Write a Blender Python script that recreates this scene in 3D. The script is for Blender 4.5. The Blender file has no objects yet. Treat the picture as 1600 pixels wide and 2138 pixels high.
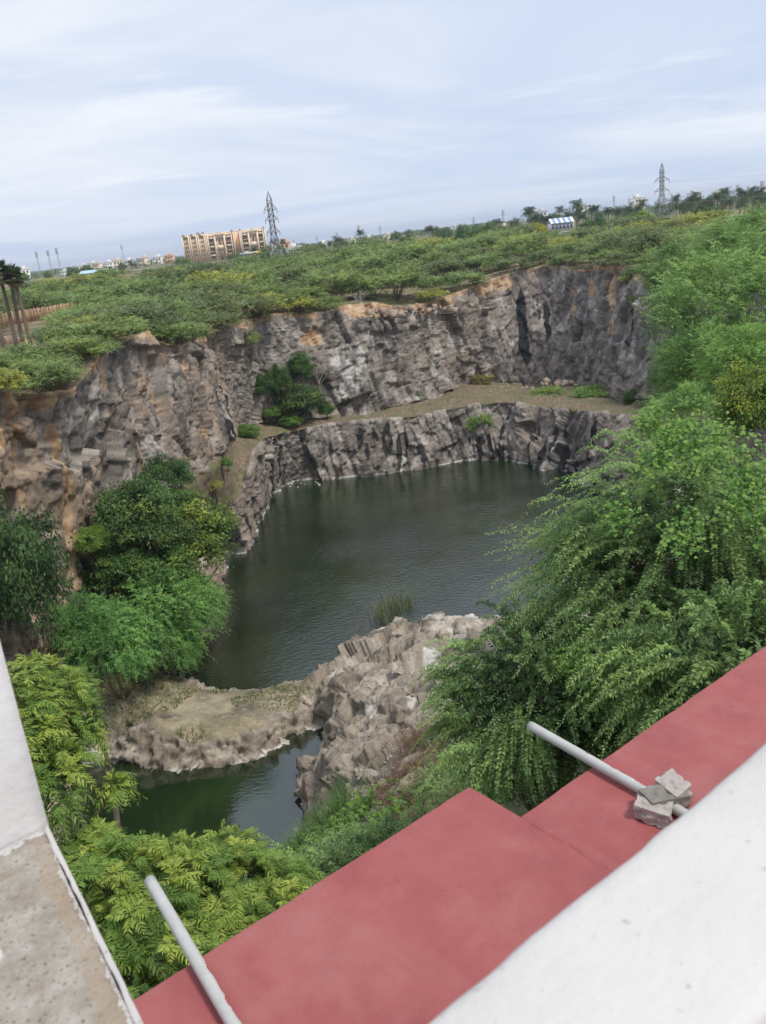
import bpy, math, random
import numpy as np
from math import radians, sin, cos, pi
R0 = np.random.default_rng(11)
random.seed(5)
SC = bpy.context.scene
COL = SC.collection

# ------------------------------------------------------------------ camera
CAM_Z = 28.0
cam = bpy.data.cameras.new('camera'); cam_o = bpy.data.objects.new('camera', cam); COL.objects.link(cam_o)
cam.sensor_fit = 'VERTICAL'; cam.sensor_height = 36.0; cam.lens = 36.0 * 1800.0 / 2138.0
cam.clip_start = 0.02; cam.clip_end = 20000
PITCH, ROLL = radians(17.74), radians(6.1)
from mathutils import Vector, Matrix
fw = Vector((0, cos(PITCH), -sin(PITCH))); u0 = Vector((0, sin(PITCH), cos(PITCH))); r0 = Vector((1, 0, 0))
rt = r0 * cos(ROLL) - u0 * sin(ROLL); up = u0 * cos(ROLL) + r0 * sin(ROLL)
M3 = Matrix((rt, up, -fw)).transposed()
cam_o.matrix_world = Matrix.Translation((0, 0, CAM_Z)) @ M3.to_4x4()
cam.dof.use_dof = True; cam.dof.focus_distance = 45.0; cam.dof.aperture_fstop = 11.0
SC.camera = cam_o
SC.render.resolution_x = 766; SC.render.resolution_y = 1024

# ------------------------------------------------------------------ sky and sun
SUN_EL, SUN_AZ = radians(58), radians(128)          # azimuth measured from +Y (view direction) towards +X
w = bpy.data.worlds.new('World'); SC.world = w; w.use_nodes = True
nt = w.node_tree; nt.nodes.clear()
def N(t, kind, **kw):
    n = t.nodes.new(kind)
    for k, v in kw.items():
        setattr(n, k, v)
    return n
out = N(nt, 'ShaderNodeOutputWorld'); bg = N(nt, 'ShaderNodeBackground'); bg.inputs['Strength'].default_value = 0.096
sky = N(nt, 'ShaderNodeTexSky', sky_type='NISHITA', sun_disc=False, sun_elevation=SUN_EL, sun_rotation=SUN_AZ)
sky.air_density = 1.0; sky.dust_density = 2.0; sky.ozone_density = 2.0
tc = N(nt, 'ShaderNodeTexCoord'); sep = N(nt, 'ShaderNodeSeparateXYZ'); nt.links.new(tc.outputs['Generated'], sep.inputs[0])
def math_node(t, op, a, b=None, c=None):
    n = N(t, 'ShaderNodeMath', operation=op)
    for i, v in enumerate((a, b, c)):
        if v is None: continue
        if isinstance(v, (int, float)): n.inputs[i].default_value = v
        else: t.links.new(v, n.inputs[i])
    return n.outputs[0]
zc = math_node(nt, 'ADD', math_node(nt, 'MAXIMUM', sep.outputs[2], 0.0), 0.10)
px_ = math_node(nt, 'DIVIDE', sep.outputs[0], zc); py_ = math_node(nt, 'DIVIDE', sep.outputs[1], zc)
cmb = N(nt, 'ShaderNodeCombineXYZ'); nt.links.new(px_, cmb.inputs[0]); nt.links.new(py_, cmb.inputs[1])
def cloud_noise(scale, detail, rough, off, dist=0.4, st=(1, 1, 1)):
    mp = N(nt, 'ShaderNodeMapping'); mp.inputs['Location'].default_value = off; mp.inputs['Scale'].default_value = st
    mp.inputs['Rotation'].default_value = (0, 0, 0.35)
    nt.links.new(cmb.outputs[0], mp.inputs[0])
    n = N(nt, 'ShaderNodeTexNoise'); n.inputs['Scale'].default_value = scale; n.inputs['Detail'].default_value = detail
    n.inputs['Roughness'].default_value = rough; n.inputs['Distortion'].default_value = dist
    nt.links.new(mp.outputs[0], n.inputs['Vector']); return n.outputs['Fac']
def ramp(t, fac, stops):
    n = N(t, 'ShaderNodeValToRGB'); cr = n.color_ramp
    while len(cr.elements) < len(stops): cr.elements.new(0.5)
    for e, (p, c) in zip(cr.elements, stops):
        e.position = p; e.color = (*c, 1) if len(c) == 3 else c
    t.links.new(fac, n.inputs[0]); return n.outputs[0]
def mix(t, fac, a, b, mode='MIX'):
    n = N(t, 'ShaderNodeMix', data_type='RGBA', blend_type=mode)
    for sock, v in ((n.inputs[0], fac), (n.inputs[6], a), (n.inputs[7], b)):
        if isinstance(v, (int, float)): sock.default_value = v
        elif isinstance(v, tuple): sock.default_value = (*v, 1) if len(v) == 3 else v
        else: t.links.new(v, sock)
    return n.outputs[2]
big = cloud_noise(0.33, 5, 0.55, (3.1, 0.4, 0), 0.7)
wisp = cloud_noise(0.85, 8, 0.6, (9.3, 4.1, 2), 0.5, (0.8, 1.3, 1))
cl = ramp(nt, big, [(0.30, (3.15, 3.7, 4.75)), (0.44, (3.6, 4.05, 4.9)), (0.56, (4.7, 4.9, 5.25)), (0.72, (3.7, 4.0, 4.6))])
wf = ramp(nt, wisp, [(0.53, (0, 0, 0)), (0.68, (1, 1, 1))])
cl2 = mix(nt, math_node(nt, 'MULTIPLY', wf, 0.7), cl, (5.4, 5.5, 5.65))
hz = ramp(nt, math_node(nt, 'MULTIPLY', math_node(nt, 'MAXIMUM', sep.outputs[2], 0.0), 4.0), [(0.0, (0.35,)*3), (0.35, (0.85,)*3), (1.0, (0.9,)*3)])
base_sky = mix(nt, 0.88, sky.outputs[0], (3.2, 3.9, 5.2))
nt.links.new(mix(nt, hz, base_sky, cl2), bg.inputs['Color']); nt.links.new(bg.outputs[0], out.inputs[0])

sun = bpy.data.lights.new('sun', 'SUN'); sun.energy = 1.5; sun.angle = radians(12); sun.color = (1.0, 0.93, 0.82)
sun_o = bpy.data.objects.new('sun', sun); COL.objects.link(sun_o)
sd = Vector((sin(SUN_AZ) * cos(SUN_EL), cos(SUN_AZ) * cos(SUN_EL), sin(SUN_EL)))
sun_o.rotation_euler = sd.to_track_quat('Z', 'Y').to_euler(); sun_o.location = sd * 300

SC.view_settings.view_transform = 'Standard'; SC.view_settings.look = 'None'
SC.view_settings.exposure = 0.98; SC.view_settings.gamma = 1.0; SC.view_settings.use_curve_mapping = False
SC.render.engine = 'CYCLES'
cy = SC.cycles
cy.max_bounces = 6; cy.diffuse_bounces = 4; cy.glossy_bounces = 2; cy.transmission_bounces = 2; cy.volume_bounces = 0
cy.transparent_max_bounces = 4; cy.use_denoising = True; cy.caustics_reflective = False; cy.caustics_refractive = False
cy.volume_step_rate = 4.0; cy.sample_clamp_indirect = 4.0

# ------------------------------------------------------------------ helpers: meshes
def mesh(name, V, F, mats=None, smooth=False, tint=None, fmat=None):
    V = np.asarray(V, np.float32); F = np.asarray(F, np.int32); k = F.shape[1]
    m = bpy.data.meshes.new(name)
    m.vertices.add(len(V)); m.vertices.foreach_set('co', V.ravel())
    m.loops.add(F.size); m.loops.foreach_set('vertex_index', F.ravel())
    m.polygons.add(len(F)); m.polygons.foreach_set('loop_start', np.arange(0, F.size, k, dtype=np.int32))
    if smooth: m.polygons.foreach_set('use_smooth', np.ones(len(F), bool))
    if fmat is not None: m.polygons.foreach_set('material_index', np.asarray(fmat, np.int32))
    if tint is not None:
        a = m.attributes.new('tint', 'FLOAT_COLOR', 'POINT')
        c = np.ones((len(V), 4), np.float32); t = np.asarray(tint, np.float32); c[:, :t.shape[1]] = t
        a.data.foreach_set('color', c.ravel())
    m.update(calc_edges=True)
    for x in (mats if isinstance(mats, (list, tuple)) else [mats]):
        if x is not None: m.materials.append(x)
    return m
def link(name, data, parent=None, loc=None):
    o = bpy.data.objects.new(name, data); COL.objects.link(o)
    if parent is not None: o.parent = parent
    if loc is not None: o.location = loc
    return o
def tag(o, label=None, cat=None, group=None, kind=None):
    if label: o['label'] = label
    if cat: o['category'] = cat
    if group: o['group'] = group
    if kind: o['kind'] = kind
    return o
def thing(name, label, cat, loc=(0, 0, 0), rz=0.0, group=None):
    o = bpy.data.objects.new(name, None); COL.objects.link(o); o.empty_display_size = 0.2
    o.location = loc; o.rotation_euler = (0, 0, rz)
    return tag(o, label, cat, group)
def copy_tree(o, parent=None):
    c = o.copy(); COL.objects.link(c)
    if parent is not None: c.parent = parent
    for ch in list(o.children): copy_tree(ch, c)
    return c
def unit(a): return a / (np.linalg.norm(a, axis=-1, keepdims=True) + 1e-9)

class MB:                                              # boxes, bars, tubes, prisms -> quads
    def __init__(s): s.V = []; s.F = []; s.n = 0
    def add(s, V, F):
        V = np.asarray(V, float); F = np.asarray(F, int)
        s.V.append(V); s.F.append(F + s.n); s.n += len(V); return s
    def box(s, a, b):
        (x0, y0, z0), (x1, y1, z1) = a, b
        V = [(x0,y0,z0),(x1,y0,z0),(x1,y1,z0),(x0,y1,z0),(x0,y0,z1),(x1,y0,z1),(x1,y1,z1),(x0,y1,z1)]
        return s.add(V, [(0,3,2,1),(4,5,6,7),(0,1,5,4),(1,2,6,5),(2,3,7,6),(3,0,4,7)])
    def bar(s, a, b, t):
        return s.tube([a, b], [t, t], 4)
    def tube(s, pts, rad, n=6, cap=True):
        P = np.asarray(pts, float); rad = np.asarray(rad, float)
        T = np.gradient(P, axis=0) if len(P) > 2 else np.repeat((P[1:] - P[:1]), 2, 0)
        T = unit(T); ref = np.where(np.abs(T[:, 2:3]) > 0.9, np.array([[1., 0, 0]]), np.array([[0, 0, 1.]]))
        A = unit(np.cross(T, ref)); B = np.cross(T, A)
        an = np.linspace(0, 2 * pi, n, endpoint=False)
        V = (P[:, None] + (A[:, None] * np.cos(an)[None, :, None] + B[:, None] * np.sin(an)[None, :, None]) * rad[:, None, None]).reshape(-1, 3)
        F = []
        for i in range(len(P) - 1):
            for j in range(n):
                k = (j + 1) % n
                F.append((i*n+j, i*n+k, (i+1)*n+k, (i+1)*n+j))
        if cap and n == 4: F += [(3, 2, 1, 0), tuple((len(P)-1)*n + j for j in range(4))]
        elif cap:
            c = len(V); V = np.vstack([V, P[:1], P[-1:]])
            for j in range(0, n, 2):
                F.append((c, (j+2) % n, (j+1) % n, j)); b = (len(P)-1)*n; F.append((c+1, b+j, b+(j+1) % n, b+(j+2) % n))
        return s.add(V, F)
    def prism(s, poly, y0, y1):                        # x,z outline extruded along y; fan of quads
        n = len(poly); V = [(x, y0, z) for x, z in poly] + [(x, y1, z) for x, z in poly]
        F = [(i, (i+1) % n, n+(i+1) % n, n+i) for i in range(n)]
        for i in range(1, n-1, 2):
            j = min(i+2, n-1)
            F.append((0, j, i+1 if i+1 < n else j, i)) if i+2 <= n-1 else F.append((0, i+1, i, i))
            F.append((n, n+i, n+i+1, n+j)) if i+2 <= n-1 else F.append((n, n+i, n+i+1, n+i+1))
        F = [f for f in F]
        return s.add(V, F)
    def mesh(s, name, mat, smooth=False, tint=None):
        V = np.vstack(s.V); F = np.vstack(s.F)
        bad = (F[:, 2] == F[:, 3])
        if bad.any():
            m = bpy.data.meshes.new(name)
            m.from_pydata(V.tolist(), [], [tuple(dict.fromkeys(f)) for f in F.tolist()]); m.update()
            for x in (mat if isinstance(mat, (list, tuple)) else [mat]): m.materials.append(x)
            return m
        return mesh(name, V, F, mat, smooth, tint)
    def obj(s, name, mat, parent=None, smooth=False, loc=None):
        return link(name, s.mesh(name, mat, smooth), parent, loc)

# ------------------------------------------------------------------ helpers: noise
def hash3(i, j, k, seed):
    h = (i.astype(np.int64) * 374761393 + j.astype(np.int64) * 668265263 + k.astype(np.int64) * 2147483647 + seed * 1274126177) & 0xffffffff
    h = ((h ^ (h >> 13)) * 1274126177) & 0xffffffff
    h = ((h ^ (h >> 16)) * 2246822519) & 0xffffffff
    return (h ^ (h >> 15)) & 0xffffffff
def rnd(i, j, k, seed): return hash3(i, j, k, seed) / 4294967295.0
def vnoise(P, sc, seed=0):                             # smooth value noise, -1..1
    Q = np.asarray(P) / sc; I = np.floor(Q).astype(np.int64); f = Q - I; f = f * f * (3 - 2 * f)
    r = 0
    for a in (0, 1):
        for b in (0, 1):
            for c in (0, 1):
                wgt = (f[:, 0] if a else 1-f[:, 0]) * (f[:, 1] if b else 1-f[:, 1]) * (f[:, 2] if c else 1-f[:, 2])
                r = r + wgt * rnd(I[:, 0]+a, I[:, 1]+b, I[:, 2]+c, seed)
    return r * 2 - 1
def fbm(P, sc, oct=4, seed=0):
    r = 0; a = 1.0; t = 0
    for o in range(oct):
        r = r + a * vnoise(P, sc / 2 ** o, seed + o * 17); t += a; a *= 0.5
    return r / t
def facet(P, scale, seed, tilt=0.5, crack=0.0):        # fractured-rock displacement: each 3-D cell is a tilted plane
    S = np.asarray(scale, float); Q = P / S; I = np.floor(Q).astype(np.int64)
    n = len(P); d1 = np.full(n, 9e9); d2 = np.full(n, 9e9); best = np.zeros((n, 3), np.int64); bp = np.zeros((n, 3))
    for a in (-1, 0, 1):
        for b in (-1, 0, 1):
            for c in (-1, 0, 1):
                i, j, k = I[:, 0]+a, I[:, 1]+b, I[:, 2]+c
                p = np.stack([i + rnd(i, j, k, seed), j + rnd(i, j, k, seed+1), k + rnd(i, j, k, seed+2)], 1)
                d = np.abs(Q - p).max(1) * 0.6 + np.sqrt(((Q - p) ** 2).sum(1)) * 0.4
                m = d < d1
                d2 = np.where(m, d1, np.minimum(d2, d)); d1 = np.where(m, d, d1)
                best[m] = np.stack([i, j, k], 1)[m]; bp[m] = p[m]
    i, j, k = best.T
    o = rnd(i, j, k, seed+3) * 2 - 1
    g = np.stack([rnd(i, j, k, seed+4), rnd(i, j, k, seed+5), rnd(i, j, k, seed+6)], 1) * 2 - 1
    disp = o + (g * (Q - bp)).sum(1) * 2 * tilt
    if crack: disp = disp - crack * np.clip(1 - (d2 - d1) / 0.10, 0, 1)
    return disp, rnd(i, j, k, seed+7)

def joints(P, rot, scale, seed, tilt=0.6, crack=0.0, warp=0.25):   # rock split along three joint families: bonded blocks with straight edges
    Q = P @ np.asarray(rot) / np.asarray(scale, float)
    for a in range(3): Q[:, a] = Q[:, a] + warp * vnoise(P, 3.2 * max(scale), seed + 50 + a)
    i = np.floor(Q[:, 0]).astype(np.int64); z0 = np.zeros_like(i)
    Q[:, 1] = Q[:, 1] + rnd(i, z0, z0, seed + 60) * 7; j = np.floor(Q[:, 1]).astype(np.int64)
    Q[:, 2] = Q[:, 2] + rnd(i, j, z0, seed + 61) * 7; k = np.floor(Q[:, 2]).astype(np.int64)
    m = rnd(i, j, k - (k % 2), seed + 62) < 0.4; k = np.where(m, k - (k % 2), k)
    lo = np.stack([Q[:, 0] - i - 0.5, Q[:, 1] - j - 0.5, (Q[:, 2] - k - np.where(m, 1.0, 0.5)) * np.where(m, 0.5, 1.0)], 1)
    g = np.stack([rnd(i, j, k, seed + 4), rnd(i, j, k, seed + 5), rnd(i, j, k, seed + 6)], 1) * 2 - 1
    d = rnd(i, j, k, seed + 3) * 2 - 1 + (g * lo).sum(1) * 2 * tilt
    if crack:
        e = 0.5 - np.abs(lo[:, :2]).max(1); d = d - crack * np.clip(1 - e / 0.07, 0, 1)
    return d, rnd(i, j, k, seed + 7)

# ------------------------------------------------------------------ helpers: materials
def mat(name):
    m = bpy.data.materials.new(name); m.use_nodes = True; t = m.node_tree
    return m, t, t.nodes['Principled BSDF']
def tex(t, kind, scale, detail=4, rough=0.55, vec=None, **kw):
    n = N(t, kind); n.inputs['Scale'].default_value = scale
    if 'Detail' in n.inputs: n.inputs['Detail'].default_value = detail
    if 'Roughness' in n.inputs: n.inputs['Roughness'].default_value = rough
    for k, v in kw.items():
        if hasattr(n, k): setattr(n, k, v)
        else: n.inputs[k].default_value = v
    if vec is not None: t.links.new(vec, n.inputs['Vector'])
    return n
def coords(t, which='Object', scale=(1, 1, 1)):
    c = N(t, 'ShaderNodeTexCoord'); mp = N(t, 'ShaderNodeMapping'); mp.inputs['Scale'].default_value = scale
    t.links.new(c.outputs[which], mp.inputs[0]); return mp.outputs[0]
def bump(t, b, h, strength, dist=0.05, prev=None):
    n = N(t, 'ShaderNodeBump'); n.inputs['Strength'].default_value = strength; n.inputs['Distance'].default_value = dist
    t.links.new(h, n.inputs['Height'])
    if prev is not None: t.links.new(prev, n.inputs['Normal'])
    t.links.new(n.outputs[0], b.inputs['Normal']); return n.outputs[0]
def paint(name, col, rough=0.7, var=0.15, scale=3.0, metallic=0.0, bumps=0.0):
    m, t, b = mat(name); v = coords(t)
    n = tex(t, 'ShaderNodeTexNoise', scale, 6, 0.6, v)
    c2 = tuple(max(0, x * (1 - var)) for x in col); c3 = tuple(min(1, x * (1 + var)) for x in col)
    t.links.new(ramp(t, n.outputs['Fac'], [(0.3, c2), (0.7, c3)]), b.inputs['Base Color'])
    b.inputs['Roughness'].default_value = rough; b.inputs['Metallic'].default_value = metallic
    if bumps: bump(t, b, n.outputs['Fac'], bumps)
    return m
def leaf_mat(name, dark, light, young, trans=0.4, rough=0.5):
    m, t, b = mat(name)
    a = N(t, 'ShaderNodeAttribute', attribute_name='tint'); s = N(t, 'ShaderNodeSeparateColor'); t.links.new(a.outputs['Color'], s.inputs[0])
    c = mix(t, s.outputs[0], dark, light); c = mix(t, s.outputs[1], c, young)
    oi = N(t, 'ShaderNodeObjectInfo')
    c = mix(t, 1.0, c, oi.outputs['Color'], 'MULTIPLY')
    t.links.new(c, b.inputs['Base Color']); b.inputs['Roughness'].default_value = rough
    b.inputs['Specular IOR Level'].default_value = 0.25
    tr = N(t, 'ShaderNodeBsdfTranslucent'); t.links.new(c, tr.inputs['Color'])
    mx = N(t, 'ShaderNodeMixShader'); mx.inputs[0].default_value = trans
    t.links.new(b.outputs[0], mx.inputs[1]); t.links.new(tr.outputs[0], mx.inputs[2])
    t.links.new(mx.outputs[0], t.nodes['Material Output'].inputs['Surface'])
    return m
BARK = paint('bark', (0.16, 0.125, 0.095), 0.9, 0.35, 6.0)
BARK_PALE = paint('pale_bark', (0.42, 0.39, 0.34), 0.9, 0.2, 5.0)
PROSOPIS = leaf_mat('prosopis_leaf', (0.06, 0.118, 0.045), (0.36, 0.53, 0.19), (0.44, 0.58, 0.17))
SCRUB = leaf_mat('scrub_leaf', (0.085, 0.12, 0.055), (0.42, 0.49, 0.205), (0.56, 0.58, 0.16))
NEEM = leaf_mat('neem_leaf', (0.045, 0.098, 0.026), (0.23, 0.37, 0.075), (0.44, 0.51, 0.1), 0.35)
BROAD = leaf_mat('broad_leaf', (0.04, 0.085, 0.034), (0.2, 0.31, 0.095), (0.38, 0.44, 0.1))
VINE = leaf_mat('vine_leaf', (0.06, 0.15, 0.03), (0.18, 0.34, 0.07), (0.3, 0.43, 0.09), 0.35)
PALM = leaf_mat('palm_leaf', (0.039, 0.072, 0.039), (0.111, 0.156, 0.078), (0.260, 0.208, 0.117))
DRY = leaf_mat('dry_twig', (0.10, 0.06, 0.04), (0.23, 0.14, 0.09), (0.30, 0.22, 0.10), 0.1)
GRASSM = leaf_mat('grass_blade', (0.077, 0.115, 0.044), (0.187, 0.241, 0.088), (0.308, 0.310, 0.121), 0.3)

# ------------------------------------------------------------------ survey of the place (metres; x right, y ahead, z up, water at 0)
STATIONS = [[[-20.09, 41.38, 23.45], [-22.67, 41.17, 7.19], [-24.5, 46.88, 2.5], [-23.51, 47.42, 0.0]], [[-20.24, 47.9, 22.1], [-22.33, 48.06, 4.87], [-20.25, 46.62, 2.8], [-20.32, 46.82, 0.0]], [[-17.93, 52.52, 21.07], [-20.03, 52.83, 4.55], [-17.97, 47.86, 2.8], [-16.1, 52.89, 0.0]], [[-17.77, 58.35, 22.13], [-19.65, 58.28, 6.8], [-16.71, 56.84, 2.2], [-14.82, 55.83, 0.0]], [[-17.43, 63.66, 22.63], [-17.37, 63.67, 10.7], [-15.63, 64.09, 4.0], [-14.81, 64.4, 0.0]], [[-17.24, 70.94, 22.32], [-15.91, 69.19, 10.12], [-15.35, 70.36, 5.0], [-15.2, 68.4, 0.0]], [[-15.51, 74.4, 20.97], [-14.15, 75.69, 10.24], [-15.33, 76.99, 4.1], [-15.07, 74.46, -0.0]], [[-16.37, 83.41, 20.19], [-14.89, 84.7, 9.86], [-13.87, 81.83, 5.32], [-13.67, 81.43, 0.0]], [[-15.84, 88.59, 20.21], [-15.01, 94.82, 8.61], [-12.83, 88.07, 8.07], [-12.37, 90.82, 0.0]], [[-13.48, 97.07, 20.52], [-13.39, 104.14, 7.74], [-12.2, 97.24, 7.37], [-12.81, 97.4, 0.0]], [[-10.65, 106.47, 20.33], [-9.49, 106.58, 7.24], [-9.89, 102.52, 6.64], [-10.19, 102.59, 0.0]], [[-4.54, 111.91, 19.54], [-4.76, 108.9, 6.88], [-5.3, 104.87, 6.59], [-5.45, 102.92, 0.0]], [[0.41, 114.0, 19.95], [0.14, 110.0, 6.44], [1.22, 104.99, 6.4], [0.51, 103.21, 0.0]], [[5.99, 115.85, 18.74], [7.9, 113.22, 6.59], [6.67, 106.29, 6.28], [6.52, 103.74, 0.0]], [[11.45, 119.45, 19.18], [12.6, 120.34, 6.97], [12.14, 106.31, 6.78], [11.42, 104.53, 0.0]], [[17.21, 122.8, 20.31], [17.51, 121.75, 6.42], [16.34, 106.25, 6.77], [14.92, 103.75, 0.0]], [[22.51, 126.0, 21.25], [21.68, 118.53, 6.3], [19.33, 103.2, 6.53], [17.29, 100.36, 0.0]], [[27.11, 125.1, 21.79], [25.77, 113.1, 6.94], [22.55, 99.48, 6.37], [19.39, 96.57, 0.0]], [[29.4, 119.43, 20.96], [27.5, 107.54, 6.74], [24.6, 94.35, 6.86], [21.42, 92.2, 0.0]], [[31.97, 109.42, 21.38], [28.91, 99.9, 6.58], [27.39, 87.83, 7.33], [22.72, 84.28, 0.0]], [[34.52, 98.1, 19.19], [31.27, 91.82, 7.7], [29.38, 80.83, 7.11], [22.01, 75.25, 0.0]], [[38.0, 84.0, 20.8], [35.0, 83.0, 9.0], [30.0, 78.0, 6.0], [22.5, 75.0, 0.0]], [[36.0, 70.0, 20.5], [31.0, 69.0, 9.0], [25.0, 67.0, 5.0], [17.0, 65.0, 0.0]], [[33.0, 58.0, 20.3], [26.0, 58.0, 8.0], [19.0, 58.0, 4.0], [12.0, 57.0, 0.0]]]
CONTROL = [[-16.1, 52.89, 0.0], [-13.06, 51.41, 0.0], [-10.17, 51.37, 0.0], [-7.6, 51.33, 0.0], [-5.22, 52.12, 0.0], [-18.0, 44.86, 0.0], [-15.72, 43.72, 0.0], [-13.91, 43.07, 0.0], [-11.93, 42.85, 0.0], [-9.77, 43.16, 0.0], [-7.64, 44.33, 0.0], [-6.02, 45.82, 0.0], [-5.59, 46.54, 0.0], [-4.71, 52.52, 0.2], [-3.25, 56.13, 0.2], [-2.01, 57.79, 0.2], [0.18, 58.85, 0.3], [3.79, 58.78, 0.5], [5.97, 56.19, 0.8], [4.87, 53.49, 2.2], [2.26, 51.45, 2.6], [-0.28, 51.75, 2.4], [-1.58, 49.6, 2.6], [-3.26, 47.14, 2.6], [-3.91, 45.0, 2.9], [0.44, 45.21, 4.0], [3.25, 45.17, 4.0], [2.26, 40.25, 5.0], [4.02, 39.81, 5.6], [0.52, 41.33, 4.6], [-1.05, 42.11, 4.2], [-0.24, 38.7, 4.8], [-5.71, 44.82, 0.0], [-5.53, 42.11, 0.0], [-5.48, 39.88, -0.0], [-5.58, 37.87, 0.0], [-6.15, 36.64, 0.0], [-6.79, 35.67, 0.0], [-4.71, 42.23, 2.0], [-4.43, 38.38, 2.4], [-4.48, 36.27, 2.2], [-4.8, 35.45, 1.6], [-3.13, 37.98, 4.2], [-2.64, 33.95, 5.2], [-2.92, 32.35, 4.6], [-3.56, 32.12, 3.6], [-0.47, 33.25, 6.4], [0.14, 26.95, 8.6], [0.99, 32.11, 7.2], [2.25, 34.44, 6.8], [-1.21, 27.38, 7.4], [-1.56, 24.59, 8.0], [-3.67, 29.79, 4.0], [-4.63, 30.55, 3.0], [2.39, 25.99, 10.0], [5.49, 33.83, 8.0], [9.06, 48.99, 3.0], [6.0, 26.78, 11.0], [-8.0, 39.5, -3.0], [-12.0, 40.0, -3.0], [-15.5, 40.0, -3.0], [-10.0, 36.0, -3.0], [-7.3, 42.0, -2.5], [-6.8, 38.0, -2.5], [-14.0, 36.0, -3.0], [-7.6, 35.0, -1.5], [-8.0, 55.0, -3.0], [-12.0, 57.0, -3.0], [-4.5, 56.0, -2.5], [-3.0, 60.0, -3.0], [-13.0, 62.0, -3.0], [6.0, 64.0, -3.0], [10.0, 61.5, -3.0], [1.0, 65.0, -3.0], [-6.0, 62.0, -3.0], [-10.0, 60.0, -3.0], [8.0, 20.0, 16.0], [0.0, 17.0, 14.0], [-6.0, 21.0, 9.0], [-10.0, 23.0, 6.0], [4.0, 12.0, 19.0], [-4.0, 10.0, 18.0], [-14.0, 18.0, 12.0], [-20.0, 20.0, 17.0], [-24.0, 30.0, 9.0], [15.0, 20.0, 19.5], [18.0, 30.0, 15.0], [20.0, 45.0, 10.0], [24.0, 58.0, 7.0], [16.0, 57.5, 3.0], [30.0, 15.0, 20.3], [0.0, 3.0, 20.3], [-12.0, 4.0, 20.3], [12.0, 4.0, 20.3], [-25.0, 5.0, 20.3], [-22.0, 14.0, 19.0], [-20.8, 47.0, 4.0], [-22.0, 42.0, 5.5], [-20.0, 36.0, 3.0], [-17.0, 35.0, -1.0], [-14.0, 32.0, -1.0], [-9.0, 31.5, -0.5], [-28.0, 50.0, 8.0], [-28.0, 62.0, 8.0], [-21.0, 56.0, 4.0], [-19.0, 60.0, 3.0], [-18.0, 52.0, 3.0], [36.0, 30.0, 20.3], [38.0, 60.0, 12.0], [0.0, -4.0, 20.3], [20.0, -4.0, 20.3], [-28.0, -4.0, 20.3], [-18.0, 45.95, 2.32], [-18.0, 47.4, 2.9], [-18.0, 49.55, 2.75], [-18.0, 51.9, 2.32], [-18.0, 52.9, 1.45], [-18.0, 44.6, -1.5], [-16.0, 44.95, 1.92], [-16.0, 46.4, 2.4], [-16.0, 48.8, 2.28], [-16.0, 51.4, 1.92], [-16.0, 52.4, 1.2], [-16.0, 43.6, -1.5], [-14.0, 44.05, 1.52], [-14.0, 45.5, 1.9], [-14.0, 48.05, 1.8], [-14.0, 50.8, 1.52], [-14.0, 51.8, 0.95], [-14.0, 53.2, -1.5], [-14.0, 42.7, -1.5], [-12.0, 43.55, 1.2], [-12.0, 45.0, 1.5], [-12.0, 47.2, 1.42], [-12.0, 49.6, 1.2], [-12.0, 50.6, 0.75], [-12.0, 52.0, -1.5], [-12.0, 42.2, -1.5], [-10.0, 43.65, 1.16], [-10.0, 45.1, 1.45], [-10.0, 47.15, 1.38], [-10.0, 49.4, 1.16], [-10.0, 50.4, 0.72], [-10.0, 51.8, -1.5], [-10.0, 42.3, -1.5], [-8.0, 44.65, 1.12], [-8.0, 46.1, 1.4], [-8.0, 47.7, 1.33], [-8.0, 49.5, 1.12], [-8.0, 50.5, 0.7], [-8.0, 51.9, -1.5], [-8.0, 43.3, -1.5], [-6.4, 46.15, 1.2], [-6.4, 47.6, 1.5], [-6.4, 48.6, 1.42], [-6.4, 49.8, 1.2], [-6.4, 50.8, 0.75], [-6.4, 52.2, -1.5], [-6.4, 44.8, -1.5], [-5.4, 47.55, 1.44], [-5.4, 49.0, 1.8], [-5.4, 49.4, 1.71], [-5.4, 50.0, 1.44], [-5.4, 51.0, 0.9]]
NEAR_BOUNDARY = [(37, 78, 20.8), (36, 66, 20.5), (34, 54, 20.3), (31, 35, 20.3), (30, 15, 20.3), (26, -3, 20.3), (0, -4, 20.3), (-27, -3, 20.3), (-28, 15, 20.8), (-28, 30, 21.2)]
SOIL_BLOBS = [(-18.18, 48.72, 20.7, 2.2, 0.6, 0.8), (-20.03, 46.9, 19.11, 0.35, 4, 0.8), (-18.3, 47.6, 19.03, 0.4, 4.5, 0.9), (-17.91, 50.94, 13.99, 0.55, 4.0, 1.2), (-17.9, 59.36, 21.29, 1.0, 1.5, 1), (-17.79, 60.43, 19.11, 0.4, 2.5, 0.8), (-15.8, 74.34, 19.92, 0.8, 2, 1), (-18.16, 63.45, 16.82, 0.4, 2.5, 0.7), (-17.19, 63.72, 13.7, 0.5, 3.5, 1), (-7.29, 110.76, 16.65, 1.5, 1.0, 1.3), (32.18, 108.32, 17.73, 0.7, 3.4, 1.2), (18.36, 121.62, 20.24, 3, 1.6, 1.1), (30.47, 114.0, 18.76, 1.2, 1, 0.7), (-15.08, 75.51, 11.8, 0.35, 4, 0.9), (2.22, 114.98, 19.2, 5, 1.2, 1), (31.65, 108.48, 18.93, 2, 0.8, 0.7), (-18.53, 51.78, 9.94, 0.4, 4, 1), (9.19, 116.64, 18.35, 4, 0.8, 0.8), (-12.82, 100.18, 20.27, 4, 0.8, 0.8), (27.02, 116.92, 16.47, 0.3, 2.5, 0.6), (-16.59, 70.06, 18.44, 0.3, 2, 0.6)]
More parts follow.
